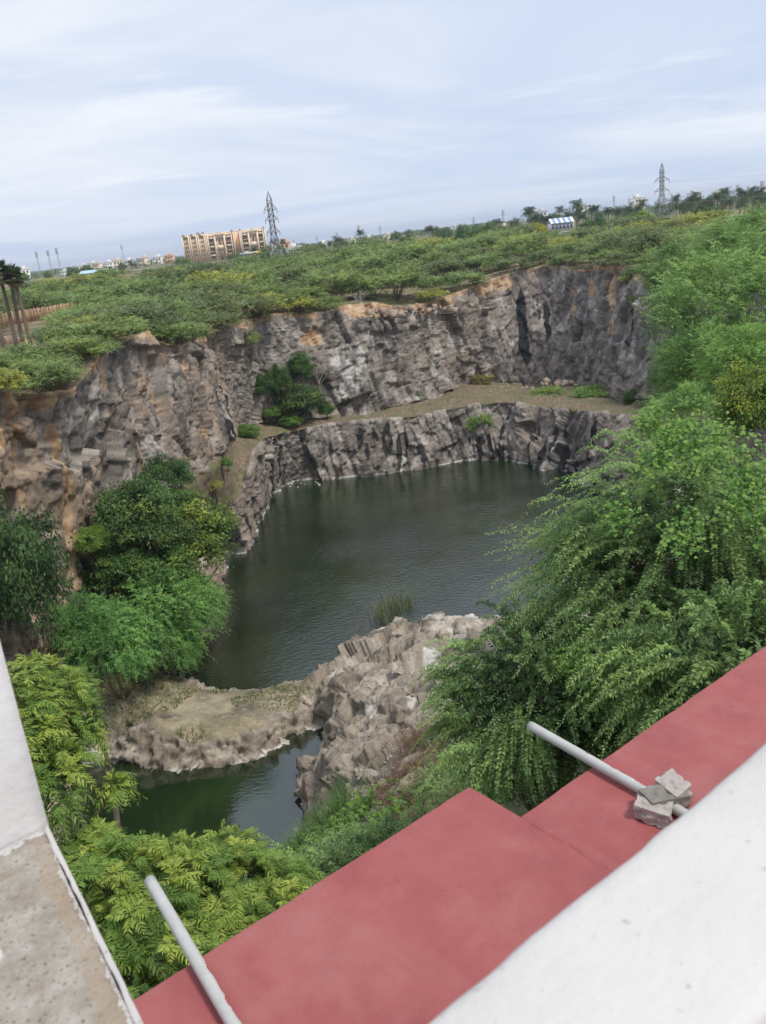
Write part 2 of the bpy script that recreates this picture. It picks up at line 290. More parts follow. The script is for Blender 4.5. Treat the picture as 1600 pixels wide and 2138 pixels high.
BLACK_BLOBS = [(1.21, 104.99, 3.36, 0.7, 2.2, 1.1), (-1.62, 104.99, 4.89, 0.35, 1.4, 1.1), (2.61, 104.97, 2.29, 0.45, 2.0, 1.1), (3.82, 104.93, 3.7, 0.25, 2.2, 1), (-10.9, 99.4, 3.94, 1.0, 2.4, 1.1), (-8.88, 103.62, 5.99, 0.6, 1.0, 0.8), (-12.5, 97.2, 3.24, 0.7, 2, 1), (21.86, 121.04, 13.44, 0.75, 4.6, 1.2), (24.28, 119.56, 14.63, 0.6, 4.2, 1.2), (22.95, 119.82, 16.04, 0.3, 3, 0.9), (16.94, 104.64, 1.1, 0.7, 3, 1.1), (17.57, 103.52, -0.23, 0.4, 2, 1.1), (19.29, 101.18, 1.97, 0.35, 3.2, 1.2), (20.42, 98.91, 1.8, 0.45, 3.2, 1.2), (20.91, 97.79, 3.17, 0.3, 2.8, 1.1), (13.44, 105.15, 1.68, 1.6, 2.2, 1), (24.9, 92.72, 4.45, 0.5, 2.8, 1.1), (-16.01, 84.5, 12.22, 0.7, 3, 1.1), (-15.46, 86.63, 13.2, 0.5, 4, 1), (-5.71, 104.84, 3.23, 0.5, 1.2, 0.6), (31.75, 103.23, 14.77, 0.4, 3, 0.9), (21.68, 96.6, 1.07, 0.7, 2.2, 1), (-15.29, 79.54, 1.76, 0.9, 1.8, 0.8), (-13.98, 82.83, 2.26, 0.6, 1.6, 0.8), (16.19, 104.76, 3.31, 0.3, 2.5, 0.9), (11.66, 105.36, 1.82, 0.3, 1.5, 0.7), (-0.93, 105.0, 2.98, 0.3, 1.4, 0.8)]
WHITE_BLOBS = [(7.59, 115.75, 15.48, 1.5, 2.5, 0.5), (12.9, 119.31, 12.61, 2, 2.5, 0.5), (-1.8, 111.99, 11.32, 1.5, 2.5, 0.58), (-3.33, 109.95, 8.71, 1.2, 2, 0.58), (-4.12, 111.92, 12.82, 1, 2, 0.5), (20.8, 120.21, 9.01, 2, 3, 0.43), (18.03, 120.66, 6.54, 2.5, 1.5, 0.5), (28.0, 115.66, 16.46, 0.8, 2, 0.58), (9.78, 116.59, 10.04, 2, 2, 0.5), (-15.11, 92.78, 13.04, 0.8, 3, 0.5), (2.32, 103.97, -0.22, 1.5, 0.5, 0.65), (-7.09, 102.76, 1.15, 1, 0.5, 0.58), (31.03, 99.26, 10.85, 1.5, 3, 0.43), (22.61, 118.87, 10.33, 1, 3, 0.43), (-16.38, 86.46, 14.79, 0.5, 3, 0.43), (-16.32, 70.13, 15.63, 0.8, 1.5, 0.43), (3.06, 103.96, 1.25, 0.8, 0.6, 0.58)]
TREES = [('broad', 'dark_tree', "dark blue-green tree against the cliff at the photo's left edge", 'tree', [-19.2, 42.9, 13.07], 2.4, 4.79, (0.75, 0.85, 0.95), None, 4), ('broad', 'leafy_tree', 'dense dark leafy tree halfway along the left cliff foot', 'tree', [-16.55, 55.59, 11.53], 3.22, 3.06, (0.85, 0.95, 0.95), None, 5), ('broad', 'leafy_tree', 'yellow-green leafy tree beside the left waterline', 'tree', [-13.82, 59.41, 8.67], 3.47, 3.3, (1.25, 1.2, 0.9), None, 3), ('broad', 'leafy_tree', 'small dark tree tucked high against the left cliff foot', 'tree', [-15.79, 63.05, 12.6], 2.09, 1.62, (0.75, 0.9, 0.9), None, 8), ('broad', 'leafy_shrub', 'bright green shrub hanging off the orange-edged left cliff', 'shrub', [-18.81, 52.75, 11.42], 1.38, 0.92, (1.5, 1.6, 1.0), None, 9), ('broad', 'leafy_tree', 'dark green tree filling the gap above the drooping thorn bushes', 'tree', [-17.81, 54.15, 8.94], 2.55, 1.91, (0.8, 1, 0.8), None, 4), ('droop', 'drooping_thorn_tree', 'feathery drooping thorn tree overhanging the left end of the pool', 'tree', [-15.51, 52.77, 5.8], 3.96, 2.69, (0.9, 1.1, 0.9), None, 2), ('droop', 'drooping_thorn_tree', 'feathery dark thorn tree beside the isthmus at its left end', 'tree', [-17.21, 48.01, 6.09], 3.2, 2.18, (0.8, 1.05, 0.9), None, 2.5), ('droop', 'drooping_thorn_tree', 'lowest thorn tree touching the water above the isthmus', 'tree', [-15.34, 51.77, 3.82], 2.68, 1.95, (0.85, 1.1, 0.85), None, 1.5), ('broad', 'green_bush', 'small bush left of the lone bare tree, under the buttress', 'bush', [-12.87, 103.2, 12.68], 1.6, 2.0, (0.7, 0.9, 0.8), 'shrubs on the far bench', 7), ('broad', 'green_bush', 'dark upright bush on the far bench wall left of the bare tree', 'bush', [-10.69, 104.45, 12.53], 1.45, 2.32, (0.7, 0.9, 0.8), 'shrubs on the far bench', 7), ('broad', 'leafy_tree', 'tall dark tree right beside the bare white tree', 'tree', [-8.19, 106.69, 13.51], 1.77, 2.24, (0.65, 0.85, 0.8), None, 8), ('broad', 'grey_green_tree', 'wide grey-green tree in front of the bare white tree', 'tree', [-8.8, 105.63, 9.77], 3.24, 2.24, (1.0, 1.0, 1.0), None, 7), ('broad', 'green_bush', 'round dark bush right of the grey-green bench tree', 'bush', [-5.67, 106.85, 7.99], 1.2, 1.02, (0.8, 1, 0.8), 'shrubs on the far bench', 7), ('broad', 'green_bush', 'bright low bush below the grey-green bench tree', 'bush', [-9.99, 103.52, 7.74], 1.46, 0.81, (1.3, 1.5, 1.0), 'shrubs on the far bench', 7), ('broad', 'green_bush', 'bright bush at the far bench corner above the dark seep', 'bush', [-14.05, 93.96, 8.97], 1.69, 0.95, (1.2, 1.4, 0.9), 'shrubs on the far bench', 8.3), ('broad', 'green_bush', 'olive bush against the foot of the buttress recess', 'bush', [-12.25, 103.28, 8.98], 1.39, 0.81, (1.1, 1.3, 1), 'shrubs on the far bench', 7.3), ('pros', 'thorn_bush', 'grey-green thorn bush clinging to the recess wall behind the buttress', 'bush', [-16.27, 85.46, 15.91], 1.42, 1.32, (1, 1, 1), None, 14.5), ('pros', 'thorn_bush', 'grey-green thorn bush on the wall left of the orange rock patch', 'bush', [-13.04, 99.15, 17.99], 1.19, 1.3, (1, 1, 1), None, 16), ('broad', 'green_bush', 'small green bush on the far bench below the pale cliff', 'bush', [6.01, 112.84, 7.18], 0.89, 0.63, (1.2, 1.4, 1), 'shrubs on the far bench', 6.3), ('pros', 'thorn_bush', 'brownish thorn bush at the back of the far bench', 'bush', [15.74, 120.98, 7.08], 1.76, 0.88, (1.2, 0.95, 0.9), None, 6.3), ('pros', 'thorn_bush', 'flat green thorn bush on the bench, left of a pair', 'bush', [22.94, 109.62, 6.19], 2.59, 1.05, (0.95, 1.15, 0.9), None, 6), ('pros', 'thorn_bush', 'rounded dark green thorn bush on the bench, right of a pair', 'bush', [27.3, 104.49, 6.74], 2.47, 1.18, (0.8, 1.1, 0.8), None, 6), ('broad', 'green_bush', 'dark upright bush at the right end of the far bench', 'bush', [29.39, 96.63, 7.46], 0.87, 1.2, (0.7, 0.9, 0.8), None, 6.3), ('broad', 'green_bush', 'small bush beside the upright one on the far bench', 'bush', [30.16, 93.25, 6.91], 1.06, 0.53, (1.1, 1.3, 0.9), None, 6.5), ('pros', 'thorn_bush', 'lone bush growing from the lower wall above black water stains', 'bush', [13.25, 105.67, 4.16], 1.62, 1.44, (1.0, 1.25, 0.9), None, 4.2), ('broad', 'green_bush', 'low green bush on the left bench above the dark lower wall', 'bush', [-14.13, 78.74, 9.27], 0.67, 0.54, (1.1, 1.4, 1.1), None, 8), ('pros', 'thorn_bush', 'green tuft on the cliff right of the tall orange streak', 'bush', [32.81, 102.89, 17.36], 1.46, 1.12, (1, 1.1, 0.8), None, 16.5), ('pros', 'thorn_bush', 'sprawling green bush under the orange rim block', 'bush', [32.46, 107.19, 19.77], 1.05, 0.81, (1.1, 1.2, 0.8), None, 19.5), ('pros', 'thorn_bush', 'pale thorn bush low on the left bench slope', 'bush', [-14.86, 74.53, 8.26], 0.94, 0.51, (1.2, 1.1, 0.9), None, 6.5), ('broad', 'leafy_tree', 'mid-green leafy tree between the yellow-green one and the cliff', 'tree', [-15.73, 61.0, 10.58], 2.64, 2.11, (1, 1.1, 0.9), None, 5), ('broad', 'leafy_tree', 'dark leafy tree low between cliff and thorn trees', 'tree', [-15.85, 54.75, 8.13], 2.91, 1.94, (0.85, 1.05, 0.85), None, 3), ('droop', 'drooping_thorn_tree', 'feathery thorn tree at the water edge below the yellow-green tree', 'tree', [-14.06, 56.27, 4.96], 2.53, 2.02, (0.95, 1.15, 0.9), None, 1), ('droop', 'drooping_thorn_tree', 'dark green thorn tree against the left cliff above the isthmus', 'tree', [-18.69, 48.53, 7.46], 2.19, 1.75, (0.75, 1, 0.85), None, 4), ('mid', 'feathery_thorn_tree', 'feathery thorn tree low on the right slope by the bench end', 'tree', [12.97, 35.72, 20.83], 1.61, 1.41, (1.05, 1.15, 0.95), None, None), ('mid', 'feathery_thorn_tree', 'feathery thorn tree between the olive tree and the rim mass', 'tree', [13.34, 30.18, 22.62], 1.86, 1.35, (1.05, 1.15, 0.9), None, None), ('mid', 'feathery_thorn_tree', 'grey-green thorn tree on the rim where the right mass begins', 'tree', [21.14, 58.28, 23.93], 2.84, 2.05, (0.9, 0.95, 0.95), None, None), ('mid', 'feathery_thorn_tree', 'large feathery thorn tree covering the right rim of the pit', 'tree', [15.61, 36.83, 23.63], 3.84, 3.03, (1.05, 1.1, 1), None, None), ('mid', 'feathery_thorn_tree', 'feathery thorn tree bulging over the right end of the bench', 'tree', [13.45, 33.39, 21.72], 2.34, 2.06, (1, 1.1, 0.95), None, None), ('mid', 'feathery_thorn_tree', "distant feathery thorn tree on the crest at the photo's right edge", 'tree', [21.53, 47.33, 25.23], 3.83, 2.55, (1.05, 1.1, 1), None, None), ('mid', 'feathery_thorn_tree', 'low feathery thorn tree behind the near vine-covered tree', 'tree', [10.53, 28.09, 21.03], 1.76, 1.28, (1, 1.1, 0.9), None, None), ('broad', 'olive_tree', 'olive yellow-green tree at the right edge above the vine', 'tree', [10.71, 23.69, 22.34], 1.21, 1.35, (1.5, 1.35, 0.8), None, None)]
NEEM_A = [(-4.22, 8.62, 23.4, 0.72), (-3.99, 8.29, 23.03, 0.58), (-3.95, 7.75, 22.83, 0.62), (-4.31, 8.13, 23.12, 0.8), (-3.34, 8.25, 22.55, 0.18), (-3.71, 8.85, 23.07, 0.25), (-3.84, 9.23, 23.25, 0.2)]
NEEM_B = [(-3.4, 7.24, 22.2, 0.58), (-2.73, 7.41, 21.84, 0.46), (-2.1, 7.61, 21.58, 0.58), (-2.59, 6.83, 21.94, 0.8), (-1.77, 7.39, 21.55, 0.6), (-3.08, 6.51, 22.25, 0.8), (-2.02, 6.6, 21.74, 0.7), (-2.62, 6.06, 22.03, 0.8), (-1.46, 7.56, 21.36, 0.33), (-2.38, 7.85, 21.73, 0.25)]
VINE_PATCH = [(4.38, 12.45, 24.76, 0.55), (4.81, 12.08, 24.62, 0.6), (4.06, 12.14, 24.47, 0.3), (5.19, 11.48, 24.23, 0.5), (4.98, 11.14, 23.94, 0.35), (2.9, 11.54, 21.3, 0.5), (3.28, 11.34, 21.53, 0.35), (2.62, 11.91, 21.29, 0.3), (3.28, 11.44, 23.93, 0.25), (4.06, 10.97, 23.75, 0.3), (4.15, 12.85, 24.89, 0.3)]
HERO = [[5.21, 13.64, 22.0], [2.36, 13.29, 20.07], [4.64, 10.52, 21.58]]
ROAD =  [(-600, 640), (-300, 490), (-165, 431), (-107, 405), (-62, 385), (-39, 362), (-7, 323), (18, 263), (48, 215), (100, 180), (180, 170)]
PALMYRA = [[-35.23, 93.59, 7.4], [-36.28, 94.26, 7.9], [-36.88, 94.02, 8.2], [-36.96, 90.76, 10.2]]
BOULDERS = [[4.63, 52.2, 2.51, 1.25, 'pale white-streaked boulder at the tip of the rock spur'], [4.51, 47.56, 3.54, 1.15, 'flat grey slab boulder below the white one at the spur tip'], [3.2, 51.28, 2.68, 0.8, 'tan boulder left of the white-streaked one on the spur'], [-1.2, 54.54, 1.42, 0.75, 'upright tan rock at the waterline of the spur'], [0.08, 53.6, 1.98, 0.6, 'squat tan rock right of the upright one by the water'], [-3.27, 45.19, 3.14, 0.9, 'dark grey round boulder on the left shoulder of the spur'], [-4.4, 46.91, 1.65, 0.7, 'angular dark boulder where the isthmus meets the spur'], [-0.02, 44.46, 4.07, 0.35, 'single small pale stone on the spur top'], [0.01, 38.52, 4.97, 0.8, 'dark jagged rock under the white-streaked ledge of the spur'], [0.73, 26.27, 9.08, 0.55, 'grey boulder amid the reddish dry brush'], [-1.04, 20.46, 11.22, 0.5, 'pale grey stone by the red ledge corner'], [-18.64, 46.36, 2.53, 0.7, 'small grey rock at the left end of the isthmus'], [-5.95, 47.41, 1.2, 0.5, 'grey boulder near the right end of the isthmus'], [0.64, 29.98, 7.57, 0.6, 'tan slab half buried in the slope of dry brush']]
SCRUB_CLEAR = [(-42.81, 125.39, 14), (-33.83, 89.84, 9), (2.19, 114.98, 5.5), (18.51, 122.61, 3), (-38.28, 103.12, 8)]
BARE_AT = [[-6.34, 107.31, 9.5], [-0.21, 113.8, 18.82], [-2.92, 56.25, 0.1], [-13.61, 80.27, 7.2]]
BRUSH = [([-0.02, 28.52, 7.71], 'dry', 'reddish dry bramble on the slope right of the spur flank'), ([1.25, 28.5, 8.43], 'dry', 'reddish dry bramble beside the thorn tree skirts'), ([-0.49, 25.18, 8.58], 'dry', 'rust-brown dry bramble just above the red ledge corner'), ([2.05, 29.92, 8.26], 'dry', 'dry brown brush under the thorn tree at the spur'), ([-2.6, 28.76, 5.51], 'lime', 'lime-green leafy shrub by the near pool'), ([-4.35, 30.06, 3.38], 'lime', 'lime-green shrub at the ledge below the grass'), ([2.07, 21.65, 12.0], 'green', 'green shrub between the dry bramble and the ledge corner'), ([2.91, 19.57, 13.71], 'green', 'dark shrub under the right drain pipe'), ([1.6, 25.05, 9.98], 'green', 'low green shrub left of the ledge corner'), ([-4.78, 32.2, 2.42], 'grass', 'tall grey-green grass at the edge of the near pool'), ([-6.1, 32.88, 0.97], 'grass', 'tall grass between the neem tree and the lime shrub'), ([-3.78, 31.72, 3.44], 'grass', 'wispy grass against the lime shrub'), ([-0.62, 28.67, 7.24], 'dry', 'thin dry bramble on the spur flank'), ([0.56, 32.14, 6.99], 'dry', 'reddish dry bramble high on the spur slope'), ([0.72, 24.6, 9.65], 'dry', 'rust-coloured dry bramble left of the ledge corner shrub'), ([-1.21, 24.82, 8.16], 'lime', 'yellow-green weeds by the red ledge'), ([-1.3, 16.03, 14.34], 'green', 'leafy weeds right against the red ledge edge'), ([0.37, 19.91, 12.23], 'dry', 'dry stalks tight against the ledge corner'), ([-3.1, 24.24, 7.5], 'green', 'green weeds between the grass and the red ledge'), ([-0.88, 60.44, 0.0], 'reed', 'reed tuft in the water left of the spur tip'), ([0.89, 62.41, 0.0], 'reed', 'reed tuft farther out in the water off the spur'), ([-0.26, 62.06, -0.0], 'reed', 'middle reed tuft off the spur tip')]
RUBBLE = [([2.11, 113.78, 18.39], 4, 60, 0.42), ([7.74, 114.94, 17.89], 3, 40, 0.34), ([26.15, 111.99, 7.08], 1.5, 60, 0.3), ([0.26, 30.56, 7.15], 1.6, 120, 0.05), ([2.57, 40.77, 4.96], 1.4, 200, 0.05)]
LITTER = [([-8.66, 101.56, 0.0], 1.2, 7, 0.22), ([24.16, 114.48, 7.02], 2.2, 18, 0.2), ([19.19, 119.47, 6.61], 3, 30, 0.18), ([14.54, 115.09, 6.52], 4, 25, 0.15), ([-5.43, 101.81, 0.0], 3, 6, 0.15), ([-49.91, 206.04, -5], 0.1, 1, 0.1)]
MASTS = [(-197.56, 566.54, 39.39, 0.75, 'cluster mast at far left, first of three'), (-191.09, 568.76, 39.55, 0.75, 'cluster mast at far left, middle of three'), (-186.04, 570.43, 40.45, 0.8, 'cluster mast at far left, third of three'), (-197.67, 775.19, 42.04, 0.8, 'thin lone mast left of the hostel'), (-41.01, 618.64, 31.05, 0.55, 'short mast just right of the near pylon'), (-28.49, 699.42, 31.76, 0.6, 'thin mast right of the white houses'), (-10.2, 559.91, 31.99, 0.55, 'thick-topped mast above the road'), (3.22, 519.99, 34.09, 0.7, 'taller thick-topped mast above the road'), (26.76, 899.6, 35.93, 0.9, 'faint pair-like mast over distant roofs'), (55.6, 697.79, 30.26, 0.5, 'faint mast left of the dark treetops'), (105.98, 792.95, 33.82, 0.9, 'faint mast above the dark treetops'), (131.23, 789.16, 37.13, 1.0, 'tall faint mast left of the palm grove'), (222.35, 768.48, 38.88, 0.9, 'faint mast behind the palm grove'), (274.68, 643.86, 35.3, 1.0, 'thin mast above the right slope'), (247.86, 546.41, 34.88, 1.0, "mast at the photo's right edge")]
HOUSES = [(-28.34, 419.04, 21.91, 0.75, (0.78, 0.78, 0.76), 'white two-storey house just right of the near pylon'), (-43.92, 558.28, 22.49, 1.1, (0.72, 0.42, 0.28), 'orange house behind the near pylon'), (-54.19, 617.63, 22.5, 1.0, (0.78, 0.78, 0.76), 'white house peeking left of the orange one'), (-23.23, 639.58, 21.61, 0.8, (0.78, 0.78, 0.76), 'white house beyond the road, right of the pylon'), (-1.94, 760.0, 22.1, 0.8, (0.7, 0.62, 0.5), 'cream house under the thick-topped mast'), (12.85, 799.9, 21.32, 0.9, (0.78, 0.78, 0.76), 'white house between two masts'), (32.2, 859.4, 21.77, 0.9, (0.7, 0.62, 0.5), 'cream house left of the lone palm'), (28.97, 519.19, 22.76, 0.45, (0.78, 0.78, 0.76), 'tiny white house by the round bush'), (78.97, 896.53, 21.25, 1, (0.78, 0.78, 0.76), 'white house left of the dark treetops'), (54.28, 325.51, 24.47, 0.35, (0.78, 0.78, 0.76), 'small white tank house by the yellow tree'), (100.31, 894.39, 22.54, 0.9, (0.6, 0.62, 0.64), 'grey house behind the treetops'), (183.47, 881.1, 24.95, 1.4, (0.6, 0.62, 0.64), 'pale block behind the palm grove, first'), (221.15, 872.41, 26.52, 1.3, (0.78, 0.78, 0.76), 'pale block behind the palm grove, second'), (270.13, 858.5, 27.04, 1.5, (0.78, 0.78, 0.76), 'pale block behind the palms by the far pylon'), (318.54, 841.74, 27.95, 1.2, (0.6, 0.62, 0.64), 'pale block right of the far pylon'), (300.31, 741.49, 27.63, 1.0, (0.78, 0.78, 0.76), 'white block near the right slope'), (-275.55, 751.05, 23.28, 1.2, (0.78, 0.78, 0.76), 'white wall-like house at the far left horizon'), (-201.57, 670.35, 23.47, 0.8, (0.78, 0.78, 0.76), 'white house left of the blue shed'), (-207.99, 730.99, 23.94, 0.8, (0.7, 0.62, 0.5), 'cream house above the blue shed'), (-250.3, 864.49, 24.67, 0.9, (0.78, 0.78, 0.76), 'second white house above the blue shed'), (-210.13, 771.91, 23.76, 0.9, (0.78, 0.78, 0.76), 'white house right of the blue shed'), (-215.92, 822.12, 23.09, 1.1, (0.7, 0.62, 0.5), 'cream house left of the lone mast'), (-193.96, 776.13, 23.56, 0.9, (0.78, 0.78, 0.76), 'white house near the lone mast'), (-173.13, 740.02, 23.26, 1, (0.7, 0.62, 0.5), 'cream house left of the hostel'), (-170.39, 781.64, 23.08, 1, (0.78, 0.78, 0.76), 'white house left of the hostel'), (-152.38, 744.57, 23.6, 0.9, (0.72, 0.42, 0.28), 'orange house touching the hostel'), (-196.44, 609.11, 22.82, 0.6, (0.78, 0.78, 0.76), 'tiny white house behind the dark round tree')]
SHED_AT = [(52.57, 229.04, 24.6), (-116.41, 403.55, 23.4)]
FENCE = [[-44.38, 105.0, 22.14], [-38.95, 121.93, 22.01]]
CLEARING = [-38.67, 105.11, 11]
HAZE_DENSITY = 0.0002
BLOCK_A = (-0.054, 0.0, 0.024)
BLOCK_B = (0.054, 0.003, 0.031)
MORTAR_C = (0.0, 0.0, 0.032)

# ------------------------------------------------------------------ rock and soil materials
def rock_material(name):
    m, t, b = mat(name)
    a = N(t, 'ShaderNodeAttribute', attribute_name='tint'); v = coords(t)
    n1 = tex(t, 'ShaderNodeTexNoise', 5.0, 4, 0.72, v).outputs['Fac']
    c = mix(t, 1.0, a.outputs['Color'], ramp(t, n1, [(0.25, (0.62,)*3), (0.5, (1.0,)*3), (0.75, (1.3,)*3)]), 'MULTIPLY')
    t.links.new(c, b.inputs['Base Color']); b.inputs['Roughness'].default_value = 0.88
    b.inputs['Specular IOR Level'].default_value = 0.3
    bump(t, b, n1, 0.9, 0.07)
    return m
CLIFF = rock_material('quarry_rock'); SPUR = rock_material('spur_rock')
def lut(x, stops):
    xs_ = [q[0] for q in stops]
    return np.stack([np.interp(x, xs_, [q[1][k] for q in stops]) for k in range(3)], 1)
def lerp(a, b, f): return a * (1 - f[:, None]) + np.asarray(b) * f[:, None]
def sstep(x, a, b): f = np.clip((x - a) / (b - a), 0, 1); return f * f * (3 - 2 * f)
def rock_color(P, tone, soil, white, black, tones, soils, bed):   # mineral colours and stains of the rock, per vertex
    n1 = fbm(P, 0.9, 4, 301); n2 = fbm(P, 6.0, 3, 302); sv = np.array([1, 1, 0.12])
    st = fbm(P * sv, 0.8, 3, 303); st2 = fbm(P * sv, 1.3, 3, 304); hz_ = fbm(P * np.array([0.3, 0.3, 1.0]), 1.4, 2, 305)
    c = lut(np.clip(tone + 0.35 * n1 + 0.08 * hz_, 0, 1), [(0.1, tones[0]), (0.38, tones[1]), (0.60, tones[2]), (0.9, tones[3])])
    c = lerp(c, bed, 0.6 * sstep(n2, -0.15, 0.45))
    c = lerp(c, (0.36, 0.245, 0.155), 0.5 * sstep(-P[:, 0], 13.0, 17.0) * sstep(n2 + 0.6 * n1, -0.25, 0.4))
    c = lerp(c, (0.52, 0.51, 0.50), 0.45 * sstep(st, 0.25, 0.55) * sstep(-n2, -0.3, 0.3))
    c = lerp(c, (0.06, 0.06, 0.065), 0.5 * sstep(st2, 0.28, 0.55))
    sm = soil * (1 + 1.5 * n1)
    c = lerp(c, lut(np.clip(0.5 + n1 * 0.9, 0, 1), [(0.15, soils[0]), (0.5, soils[1]), (0.85, soils[2])]), sstep(sm, 0.3, 0.62))
    c = lerp(c, (0.66, 0.65, 0.63), 0.85 * sstep(white * (0.9 + 0.9 * n1), 0.35, 0.85))
    c = lerp(c, (0.018, 0.020, 0.023), 0.95 * sstep(black * (0.95 + 1.3 * st), 0.4, 0.7))
    return c
CLIFF_PAL = ([(0.105, 0.092, 0.083), (0.225, 0.20, 0.18), (0.335, 0.302, 0.273), (0.50, 0.462, 0.425)], [(0.26, 0.155, 0.10), (0.40, 0.26, 0.155), (0.52, 0.39, 0.26)], (0.28, 0.235, 0.20))
SPUR_PAL = ([(0.10, 0.085, 0.07), (0.24, 0.205, 0.165), (0.36, 0.315, 0.26), (0.54, 0.49, 0.43)], [(0.16, 0.14, 0.09), (0.245, 0.21, 0.14), (0.34, 0.295, 0.215)], (0.31, 0.265, 0.215))
def ground_material(name, a, b_, c_, g, gs=0.25, gl=(0.45, 0.62)):
    m, t, b = mat(name); v = coords(t)
    n1 = tex(t, 'ShaderNodeTexNoise', 2.2, 4, 0.65, v).outputs['Fac']
    n2 = tex(t, 'ShaderNodeTexNoise', gs, 3, 0.65, v).outputs['Fac']
    c = ramp(t, n1, [(0.3, a), (0.5, b_), (0.72, c_)])
    c = mix(t, ramp(t, n2, [(gl[0], (0,)*3), (gl[1], (0.85,)*3)]), c, g)
    t.links.new(c, b.inputs['Base Color']); b.inputs['Roughness'].default_value = 0.95; b.inputs['Specular IOR Level'].default_value = 0.15
    return m
SOIL = ground_material('bench_soil', (0.12, 0.09, 0.065), (0.195, 0.15, 0.11), (0.28, 0.22, 0.17), (0.13, 0.14, 0.065), 0.45, (0.42, 0.62))
PLAIN = ground_material('plain_soil', (0.16, 0.115, 0.08), (0.24, 0.175, 0.12), (0.33, 0.25, 0.18), (0.10, 0.13, 0.05), 0.12, (0.40, 0.55))

# ------------------------------------------------------------------ the quarry: benches and walls
ST = np.array(STATIONS, float)                         # n x (rim, wall foot, bench edge, waterline) x 3
def catmull(P, n):
    k = len(P); t = np.linspace(0, k - 1, n); i = np.clip(np.floor(t).astype(int), 0, k - 2); f = (t - i)[:, None]
    p0, p1, p2, p3 = P[np.maximum(i-1, 0)], P[i], P[i+1], P[np.minimum(i+2, k-1)]
    T = 0.35
    m1, m2 = (p2 - p0) * T, (p3 - p1) * T
    return (2*f**3-3*f**2+1)*p1 + (f**3-2*f**2+f)*m1 + (-2*f**3+3*f**2)*p2 + (f**3-f**2)*m2
dense = np.stack([catmull(ST[:, r], 3000) for r in range(4)], 1)
mid = dense[:, :2].mean(1); sl = np.r_[0, np.cumsum(np.linalg.norm(np.diff(mid[:, :2], axis=0), axis=1))]
NC = int(sl[-1] / 0.135)
rows4 = np.stack([np.stack([np.interp(np.linspace(0, sl[-1], NC), sl, dense[:, r, a]) for a in range(3)], 1) for r in range(4)], 0)
RIM, FOOT, EDGE, WATR = rows4
tan = np.gradient((RIM[:, :2] + FOOT[:, :2]) / 2, axis=0)
ker = np.ones(41) / 41
tan = np.stack([np.convolve(np.pad(tan[:, a], 20, 'edge'), ker, 'valid') for a in (0, 1)], 1); tan = unit(tan)
outw = np.stack([-tan[:, 1], tan[:, 0]], 1)            # away from the pit
if ((RIM[:, :2] - np.array([3., 80.])) * outw).sum() < 0: outw = -outw
out3 = np.c_[outw, np.zeros(len(outw))]
UNDER = WATR - out3 * 0.5 + np.array([0, 0, -2.5])
LIP = RIM + out3 * 7.0; LIP[:, 2] = RIM[:, 2] + 0.2
segs = [(UNDER, WATR, 5, 0.6), (WATR, EDGE, 58, 1.0), (EDGE, FOOT, 26, 0.24), (FOOT, RIM, 116, 1.0), (RIM, LIP, 18, 0.14)]
G = []; WT = []; KIND = []
for si, (A, B, n, wt) in enumerate(segs):
    last = si == len(segs) - 1
    for q in range(n + (1 if last else 0)):
        f = q / n
        G.append(A * (1 - f) + B * f); KIND.append(si)
        WT.append(wt)
G = np.array(G); WT = np.array(WT); KIND = np.array(KIND)
WT = np.convolve(np.pad(WT, 2, 'edge'), [0.1, 0.2, 0.4, 0.2, 0.1], 'valid')
NR = len(G)
wall_rows = np.where(KIND == 3)[0]; WT[wall_rows[-8:]] *= np.linspace(1.0, 0.45, 8)
du = np.gradient(G, axis=1); dv = np.gradient(G, axis=0)
nor = unit(np.cross(du, dv))
for _ in range(3):
    nor[1:-1] = unit(nor[:-2] + nor[1:-1] * 2 + nor[2:])
chk = (np.array([3., 80., 40.]) - G)
if (nor * chk).sum() < 0: nor = -nor
P = G.reshape(-1, 3); rotm = np.array([[0.94, 0.20, -0.28], [-0.14, 0.96, 0.24], [0.31, -0.18, 0.93]])
Pr = P @ rotm
big_ = fbm(P, 14.0, 3, 5)
rotb = np.array([[0.88, -0.40, 0.26], [0.43, 0.90, -0.09], [-0.20, 0.19, 0.96]])
f1, t1 = joints(P, rotm, (4.2, 4.2, 7.5), 21, 0.9, 0.25, 0.35); f2, t2 = joints(P, rotb, (1.9, 1.9, 2.9), 31, 0.9, 0.5, 0.3)
f3, t3 = joints(P, rotm, (0.95, 0.95, 1.5), 41, 1.2, 0.5, 0.3); f4, t4 = joints(P, rotb @ rotb, (0.5, 0.5, 0.7), 51, 1.5, 0.3, 0.3)
disp = big_ * 0.8 + f1 * 0.52 + f2 * 0.22 + f3 * 0.10 + f4 * 0.055
wt = np.repeat(WT, NC)
P2 = P + nor.reshape(-1, 3) * (disp * wt)[:, None]
kind = np.repeat(KIND, NC)
noi = fbm(P, 2.5, 4, 77); noi2 = fbm(P * np.array([1, 1, 0.25]), 1.6, 3, 99)
below = np.tile(RIM[:, 2], NR) - P[:, 2]
tone = np.clip(0.40 + 0.30 * (t2 - 0.5) + 0.30 * (t3 - 0.5) + 0.20 * (t1 - 0.5) + 0.26 * (t4 - 0.5), 0, 1)
soil = np.clip(0.85 - below / 0.9 + noi * 1.0, 0, 1) * (kind >= 3)
soil = np.maximum(soil, np.clip(0.12 - below / 14 + noi * 0.7, 0, 0.5) * (kind == 3))
colu = np.tile(np.arange(NC) * 0.135, NR)
